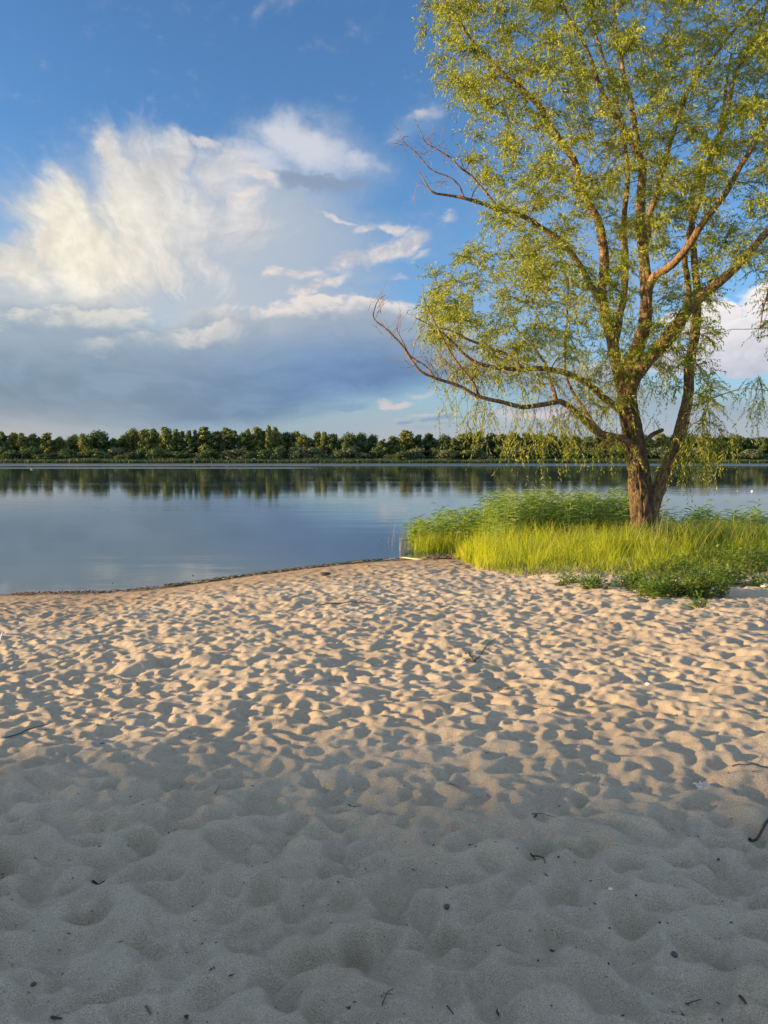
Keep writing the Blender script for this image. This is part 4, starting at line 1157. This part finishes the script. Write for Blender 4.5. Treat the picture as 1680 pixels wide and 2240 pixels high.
def twig(pix, r0, mat, name, label, cat, forks=(), lift=.004):
    """pix: points in the photo lying on the sand; forks: more such polylines branching off"""
    P = [on_ground(*p) for p in pix]
    c = P[0].copy(); e = empty(name, c)
    tag(e, label, cat, 'twigs lying on the sand' if name == 'twig' else None)
    def run(Q, r, nm):
        Q = catmull(Q, 4) if len(Q) > 2 else [Q[0].lerp(Q[-1], t) for t in (0, .33, .66, 1)]
        pts = []
        for i, p in enumerate(Q):
            gz = ground_z(p.x, p.y)
            pts.append(Vector((p.x, p.y, p.z)) - c); pts[-1].z = max(gz, p.z) + lift + r - c.z + pnoise(p * 30) * r * .5
        # a stiff stick spans the hollows: relax heights upward
        zs = [p.z for p in pts]
        for _ in range(8):
            for i in range(1, len(zs) - 1): zs[i] = max(zs[i], (zs[i - 1] + zs[i + 1]) / 2 - .002)
        for p, z in zip(pts, zs): p.z = z
        t = Tubes(); t.add(pts, [r * (1 - .6 * i / len(pts)) for i in range(len(pts))], 7, lambda p, d, rr, i, th: pnoise(p * 60 + d) * rr * .3)
        return obj(nm, t.mesh(nm), mat, e)
    run(P, r0, 'stem')
    for f in forks: run([on_ground(*p) for p in f], r0 * .6, 'side_twig')
    return e
twig([(1018, 1430), (1040, 1440), (1062, 1424), (1085, 1398)], .007, m_twd, 'twig', 'long dark curved twig on the sunlit sand, right of the middle', 'twig', [[(1040, 1440), (1015, 1420), (985, 1412)], [(1030, 1436), (1010, 1452)]])
twig([(698, 1321), (735, 1324), (775, 1318), (842, 1326)], .008, m_twd, 'twig', 'long thin dark twig on the sand near the water line, below the shore', 'twig', [[(775, 1318), (800, 1310)]])
twig([(12, 1622), (48, 1606), (80, 1586), (110, 1583)], .004, m_twd, 'twig', 'thin bent dark twig near the left edge of the picture', 'twig')
twig([(1640, 1818), (1660, 1806), (1690, 1800), (1720, 1802)], .008, m_twd, 'twig', 'thick dark stick leaving the right edge of the picture', 'twig')
twig([(1602, 1681), (1630, 1676), (1662, 1672), (1690, 1674)], .003, m_twd, 'twig', 'thin forked twig at the right edge above the thick stick', 'twig', [[(1645, 1690), (1668, 1688)], [(1655, 1670), (1668, 1660)]])
twig([(762, 1758), (772, 1762), (786, 1764)], .003, m_twd, 'twig', 'short dark twig where the shade begins, in the middle', 'twig')
twig([(1164, 1783), (1185, 1787), (1212, 1790)], .0022, m_twd, 'twig', 'straight needle-like twig in the fading light, right of the middle', 'twig')
twig([(1160, 1868), (1175, 1880), (1193, 1889)], .004, m_twd, 'twig', 'small forked dark twig on the shaded sand at right', 'twig', [[(1171, 1876), (1163, 1878)]])
twig([(470, 1738), (476, 1728), (482, 1718)], .002, m_twd, 'twig', 'tiny upright twig on the shaded sand left of the middle', 'twig')
twig([(1088, 1511), (1110, 1506), (1142, 1503)], .003, m_twb, 'twig', 'thin brown twig among sunlit hollows, right of the middle', 'twig', [[(1110, 1506), (1122, 1500)]])
twig([(1152, 1546), (1185, 1549), (1225, 1552)], .003, m_twb, 'twig', 'brown twig in the sunlit hollows below the thin brown one', 'twig')
twig([(984, 1720), (996, 1725), (1010, 1732)], .0025, m_twd, 'twig', 'short straight dark twig beside the upright straw stub', 'twig')
twig([(626, 1805), (642, 1812), (658, 1820)], .002, m_straw, 'twig', 'single pale straw on the shaded sand in the middle', 'straw')
twig([(258, 1500), (262, 1490), (268, 1480)], .004, m_twb, 'twig', 'small curved brown twig on the sand at left', 'twig')
twig([(936, 1716), (938, 1706)], .002, m_straw, 'twig', 'short upright straw stub in the sand, middle of the picture', 'straw')
twig([(203, 1933), (215, 1927), (228, 1922)], .006, m_twd, 'twig', 'flat dark bark sliver on the shaded sand at left', 'twig')
twig([(290, 1496), (302, 1500)], .006, m_twd, 'twig', 'short thick dark bark piece on the sunlit sand at left', 'twig')
twig([(836, 2196), (846, 2180), (860, 2168)], .002, m_twd, 'twig', 'fine branched twig near the bottom edge, in the middle', 'twig', [[(846, 2180), (838, 2172)], [(850, 2176), (862, 2182)]])
twig([(978, 2210), (992, 2222)], .003, m_twd, 'twig', 'short dark twig at the bottom edge right of the fine branched one', 'twig')
twig([(1500, 2170), (1535, 2172)], .002, m_twd, 'twig', 'thin straight twig near the bottom edge at right', 'twig', [[(1508, 2171), (1502, 2162)]])
twig([(1618, 2188), (1632, 2206)], .006, m_twd, 'twig', 'dark stubby bark piece at the lower right corner', 'twig')
twig([(320, 2196), (329, 2210)], .005, m_twb, 'twig', 'brown bark flake near the bottom edge at left', 'twig')
twig([(112, 2232), (135, 2236)], .006, m_twd, 'twig', 'dark bark piece at the bottom edge, lower left', 'twig')
twig([(846, 1226), (880, 1223), (915, 1225), (948, 1224)], .022, m_straw, 'driftwood', 'pale driftwood stick lying along the water line left of the grass', 'driftwood', [[(880, 1223), (895, 1218)]])
twig([(0, 1410), (6, 1396), (9, 1388)], .010, m_stone, 'bleached_stick', 'short white bleached stick poking up at the left edge', 'stick', lift=.02)

def pebble(u, v, r, mat, name, label, cat, squash=.6, group=None):
    c = on_ground(u, v)
    import bmesh
    bm = bmesh.new(); bmesh.ops.create_icosphere(bm, subdivisions=3, radius=r)
    for w in bm.verts:
        w.co *= 1 + .22 * pnoise(w.co / r * .9 + Vector((u, v, 0))) + .06 * pnoise(w.co / r * 3 + Vector((v, u, 0)))
        w.co.z *= squash
    me = bpy.data.meshes.new(name); bm.to_mesh(me); bm.free()
    for p in me.polygons: p.use_smooth = True
    o = obj(name, me, mat, None, c + Vector((0, 0, r * squash * .5)))
    return tag(o, label, cat, group)
pebble(1674, 1286, .075, m_stone, 'stone', 'white stone at the right edge of the picture beside the grass', 'stone')
pebble(510, 1260, .05, m_stone, 'stone', 'small whitish lump on the dark weed line at the shore', 'stone')
pebble(977, 2043, .011, m_dkstone, 'pebble', 'round dark pebble on the shaded sand, right of the middle', 'pebble', .9)
pebble(1475, 2090, .012, m_dkstone, 'pebble', 'black pebble on the shaded sand at lower right', 'pebble', .7)
pebble(1335, 1947, .010, m_shell, 'shell', 'tiny pale shell on the shaded sand at right', 'shell', .5)
pebble(1572, 1876, .007, m_dkstone, 'pebble', 'tiny dark pebble near the right edge on the shaded sand', 'pebble')
pebble(1417, 1504, .020, m_stone, 'stone', 'small grey-white stone among the sunlit hollows at right', 'stone')
pebble(408, 1472, .016, m_dkstone, 'pebble', 'dark pebble in the sunlit hollows at left', 'pebble')
pebble(245, 1574, .010, m_dkstone, 'pebble', 'small dark pebble on the sunlit ridge, left', 'pebble')
pebble(73, 2140, .009, m_dkstone, 'pebble', 'small dark pebble near the lower left corner', 'pebble')
pebble(712, 1257, .10, m_twd, 'bark_lump', 'dark lump of bark lying on the beach near the water line', 'bark', .35)
pebble(805, 1238, .05, simple('faded_red', (0.30, 0.12, 0.08)), 'litter_scrap', 'small faded reddish scrap on the weed line by the water', 'litter', .3)
# crumpled clear plastic
c = on_ground(1540, 1716)
r_ = np.random.default_rng(3); n_ = 9
gx_, gy_ = np.meshgrid(np.linspace(-.045, .045, n_), np.linspace(-.035, .035, n_))
gz_ = .006 + r_.uniform(0, .030, gx_.shape) * (1 - (gx_ / .06) ** 2)
idx = np.arange(n_ * n_).reshape(n_, n_)
fa = np.stack([idx[:-1, :-1], idx[:-1, 1:], idx[1:, 1:], idx[1:, :-1]], -1).reshape(-1, 4)
me = mesh_np('plastic_wrap', np.stack([gx_, gy_, gz_], -1).reshape(-1, 3), fa)
m_pl, q, out = mat_new('clear_plastic')
p = principled(q, out, Base_Color=(.9, .93, .95), Roughness=.12); p.inputs['Transmission Weight'].default_value = .85; p.inputs['IOR'].default_value = 1.25
o = obj('plastic_wrap', me, m_pl, None, c); tag(o, 'crumpled piece of clear plastic lying in a hollow near the right edge', 'litter')
sd = o.modifiers.new('thickness', 'SOLIDIFY'); sd.thickness = .0006

# bits too many to count: bark crumbs, and the weed line along the water
def bits(name, label, cat, P, sizes, mat, seed, flat=.35, elong=2.2):
    r = np.random.default_rng(seed); n = len(P)
    base = np.array([[1, 0, 0], [0, 1, 0], [-1, 0, 0], [0, -1, 0], [0, 0, 1], [0, 0, -1]], float)
    Fb = np.array([[0, 1, 4], [1, 2, 4], [2, 3, 4], [3, 0, 4], [1, 0, 5], [2, 1, 5], [3, 2, 5], [0, 3, 5]])
    sc = np.stack([sizes * r.uniform(1, elong, n), sizes * r.uniform(.3, .8, n), sizes * flat * r.uniform(.5, 1.2, n)], 1)
    V = base[None] * sc[:, None] * r.uniform(.7, 1.3, (n, 6, 1))
    a = r.uniform(0, 6.28, n); ca, sa = np.cos(a)[:, None], np.sin(a)[:, None]
    V = np.stack([V[..., 0] * ca - V[..., 1] * sa, V[..., 0] * sa + V[..., 1] * ca, V[..., 2]], -1) + P[:, None]
    me = mesh_np(name, V.reshape(-1, 3), (Fb[None] + np.arange(n)[:, None, None] * 6).reshape(-1, 3))
    return tag(obj(name, me, mat), label, cat, kind='stuff')
def scatter(n, r, f=lambda y: 1):
    y = 1.4 + 14 * r.random(n) ** 1.5; x = r.uniform(-1, 1, n) * (.8 + .6 * y)
    ok = (y < shore(x) - .6) & ((x < 1) | (y < yfront(x) - .2))
    x, y = x[ok], y[ok]
    return np.stack([x, y, base_z(x, y) + relief_at(x, y) + .002], 1)
r = np.random.default_rng(77)
P = scatter(2400, r); bits('bark_crumbs', 'dark crumbs of bark and plant matter strewn over the sand', 'debris', P, r.uniform(.0018, .0066, len(P)) * (.7 + .10 * P[:, 1]), m_twd, 1)
P = scatter(160, r); bits('pale_chips', 'tiny pale shell and straw chips strewn over the sand', 'debris', P, r.uniform(.002, .005, len(P)) * (.7 + .10 * P[:, 1]), m_shell, 2)
P = scatter(320, r); bits('fine_splinters', 'fine dark splinters strewn over the sand', 'debris', P, r.uniform(.004, .012, len(P)), m_twd, 3, .08, 2.4)
# weed line
def along(u0, u1, n, r, spread, off):
    u = r.uniform(u0, u1, n)
    xs = np.array([on_plane(a, 1270 - (a - 450) * .105, 0)[0] for a in u])
    ys = shore(xs) - off + r.normal(0, spread, n) * (.6 + .8 * np.abs(np.array([pnoise(Vector((a * 1.7, 0, 3))) for a in xs])))
    return np.stack([xs, ys, np.maximum(base_z(xs, ys), 0) + .012 + r.uniform(0, .03, n)], 1)
m_alga = simple('washed_weed', (0.030, 0.042, 0.018), .6)
P = along(372, 850, 5200, r, .13, .12); bits('washed_up_weed', 'dark green water weed washed up in a line along the shore', 'weed', P, r.uniform(.012, .040, len(P)), m_alga, 4, .25, 2.8)
P = along(0, 430, 500, r, .20, .50); bits('dark_wrack', 'dark brown scraps washed up at the left end of the water line', 'debris', P, r.uniform(.010, .035, len(P)), m_twb, 5, .3, 2.0)
P = along(430, 990, 800, r, .25, .35); bits('shore_straw', 'pale straw and chips caught along the weed line', 'debris', P, r.uniform(.006, .018, len(P)), m_straw, 6, .2, 4.0)
P = along(930, 1040, 900, r, .25, .05); bits('tangled_roots', 'dark tangled roots and stems at the muddy corner below the reeds', 'roots', P, r.uniform(.02, .06, len(P)), m_twb, 7, .2, 2.6)

# ------------------------------------------------------------------ on the water
def waterbird(u, v, L, label):
    c = Vector((*on_plane(u, v, 0), 0))
    e = empty('water_bird', c); tag(e, label, 'bird')
    def hull(name, secs, mat, parent=e):   # secs: (x, z, half width, half height)
        t = Tubes(); V = []; n = 10
        for (x, z, w, h) in secs:
            for k in range(n):
                a = 6.283 * k / n; V.append((x * L, math.cos(a) * w * L, (z + math.sin(a) * h) * L))
        idx = np.arange(len(secs) * n).reshape(-1, n)
        Fq = [(idx[i, k], idx[i, (k + 1) % n], idx[i + 1, (k + 1) % n], idx[i + 1, k]) for i in range(len(secs) - 1) for k in range(n)]
        return obj(name, mesh_np(name, V, np.array(Fq), True), mat, parent)
    mb = simple('dark_plumage', (0.05, 0.04, 0.035)); mp = simple('pale_plumage', (0.35, 0.27, 0.2)); ml = simple('bill', (0.35, 0.2, 0.06))
    hull('body', [(-.5, .16, .001, .001), (-.42, .13, .05, .03), (-.2, .10, .15, .10), (.05, .09, .19, .13), (.25, .10, .14, .11), (.36, .12, .05, .05), (.4, .12, .001, .001)], mp)
    hull('wing', [(-.46, .20, .001, .001), (-.3, .18, .10, .05), (0, .17, .17, .07), (.2, .16, .11, .05), (.26, .15, .001, .001)], mb)
    hull('neck', [(.24, .14, .06, .06), (.32, .24, .045, .05), (.36, .33, .04, .045), (.38, .38, .001, .001)], mb)
    hd = hull('head', [(.29, .38, .001, .001), (.32, .39, .045, .045), (.39, .39, .055, .05), (.45, .38, .035, .03), (.47, .375, .001, .001)], mb)
    hull('bill', [(.45, .375, .022, .018), (.52, .365, .02, .01), (.55, .362, .001, .001)], ml)
waterbird(70, 1027, 1.0, 'small dark water bird on the bright streak of water near the far left shore')
def floater(u, v, r, label, colr, name='fishing_float'):
    c = Vector((*on_plane(u, v, 0), 0))
    e = empty(name, c); tag(e, label, 'float')
    t = Tubes(); t.add([Vector((0, 0, -r * .7)), Vector((0, 0, -r * .4)), Vector((0, 0, 0)), Vector((0, 0, r * .7)), Vector((0, 0, r * 1.1))], [r * .2, r * .8, r, r * .7, r * .2], 12)
    obj('body', t.mesh('body'), simple('float_' + name, colr, .4), e)
    t = Tubes(); t.add([Vector((0, 0, r)), Vector((r * .1, 0, r * 2.2))], [r * .12, r * .08], 6)
    obj('stem', t.mesh('stem'), m_twb, e)
floater(1645, 1075, .09, 'tiny white float bobbing on the dark reflection right of the willow', (.75, .75, .72))
floater(1613, 1074, .035, 'tiny pale float left of the white one at right', (.5, .5, .45))
floater(1657, 1138, .03, 'small dark speck floating on open water at the right edge', (.04, .04, .04), 'floating_seed')
floater(422, 1259, .018, 'small dark knob floating just off the beach, left of the whitish lump', (.04, .03, .03), 'floating_wood')
floater(246, 1276, .014, 'tiny dark knob floating off the beach at left', (.04, .03, .03), 'floating_wood')
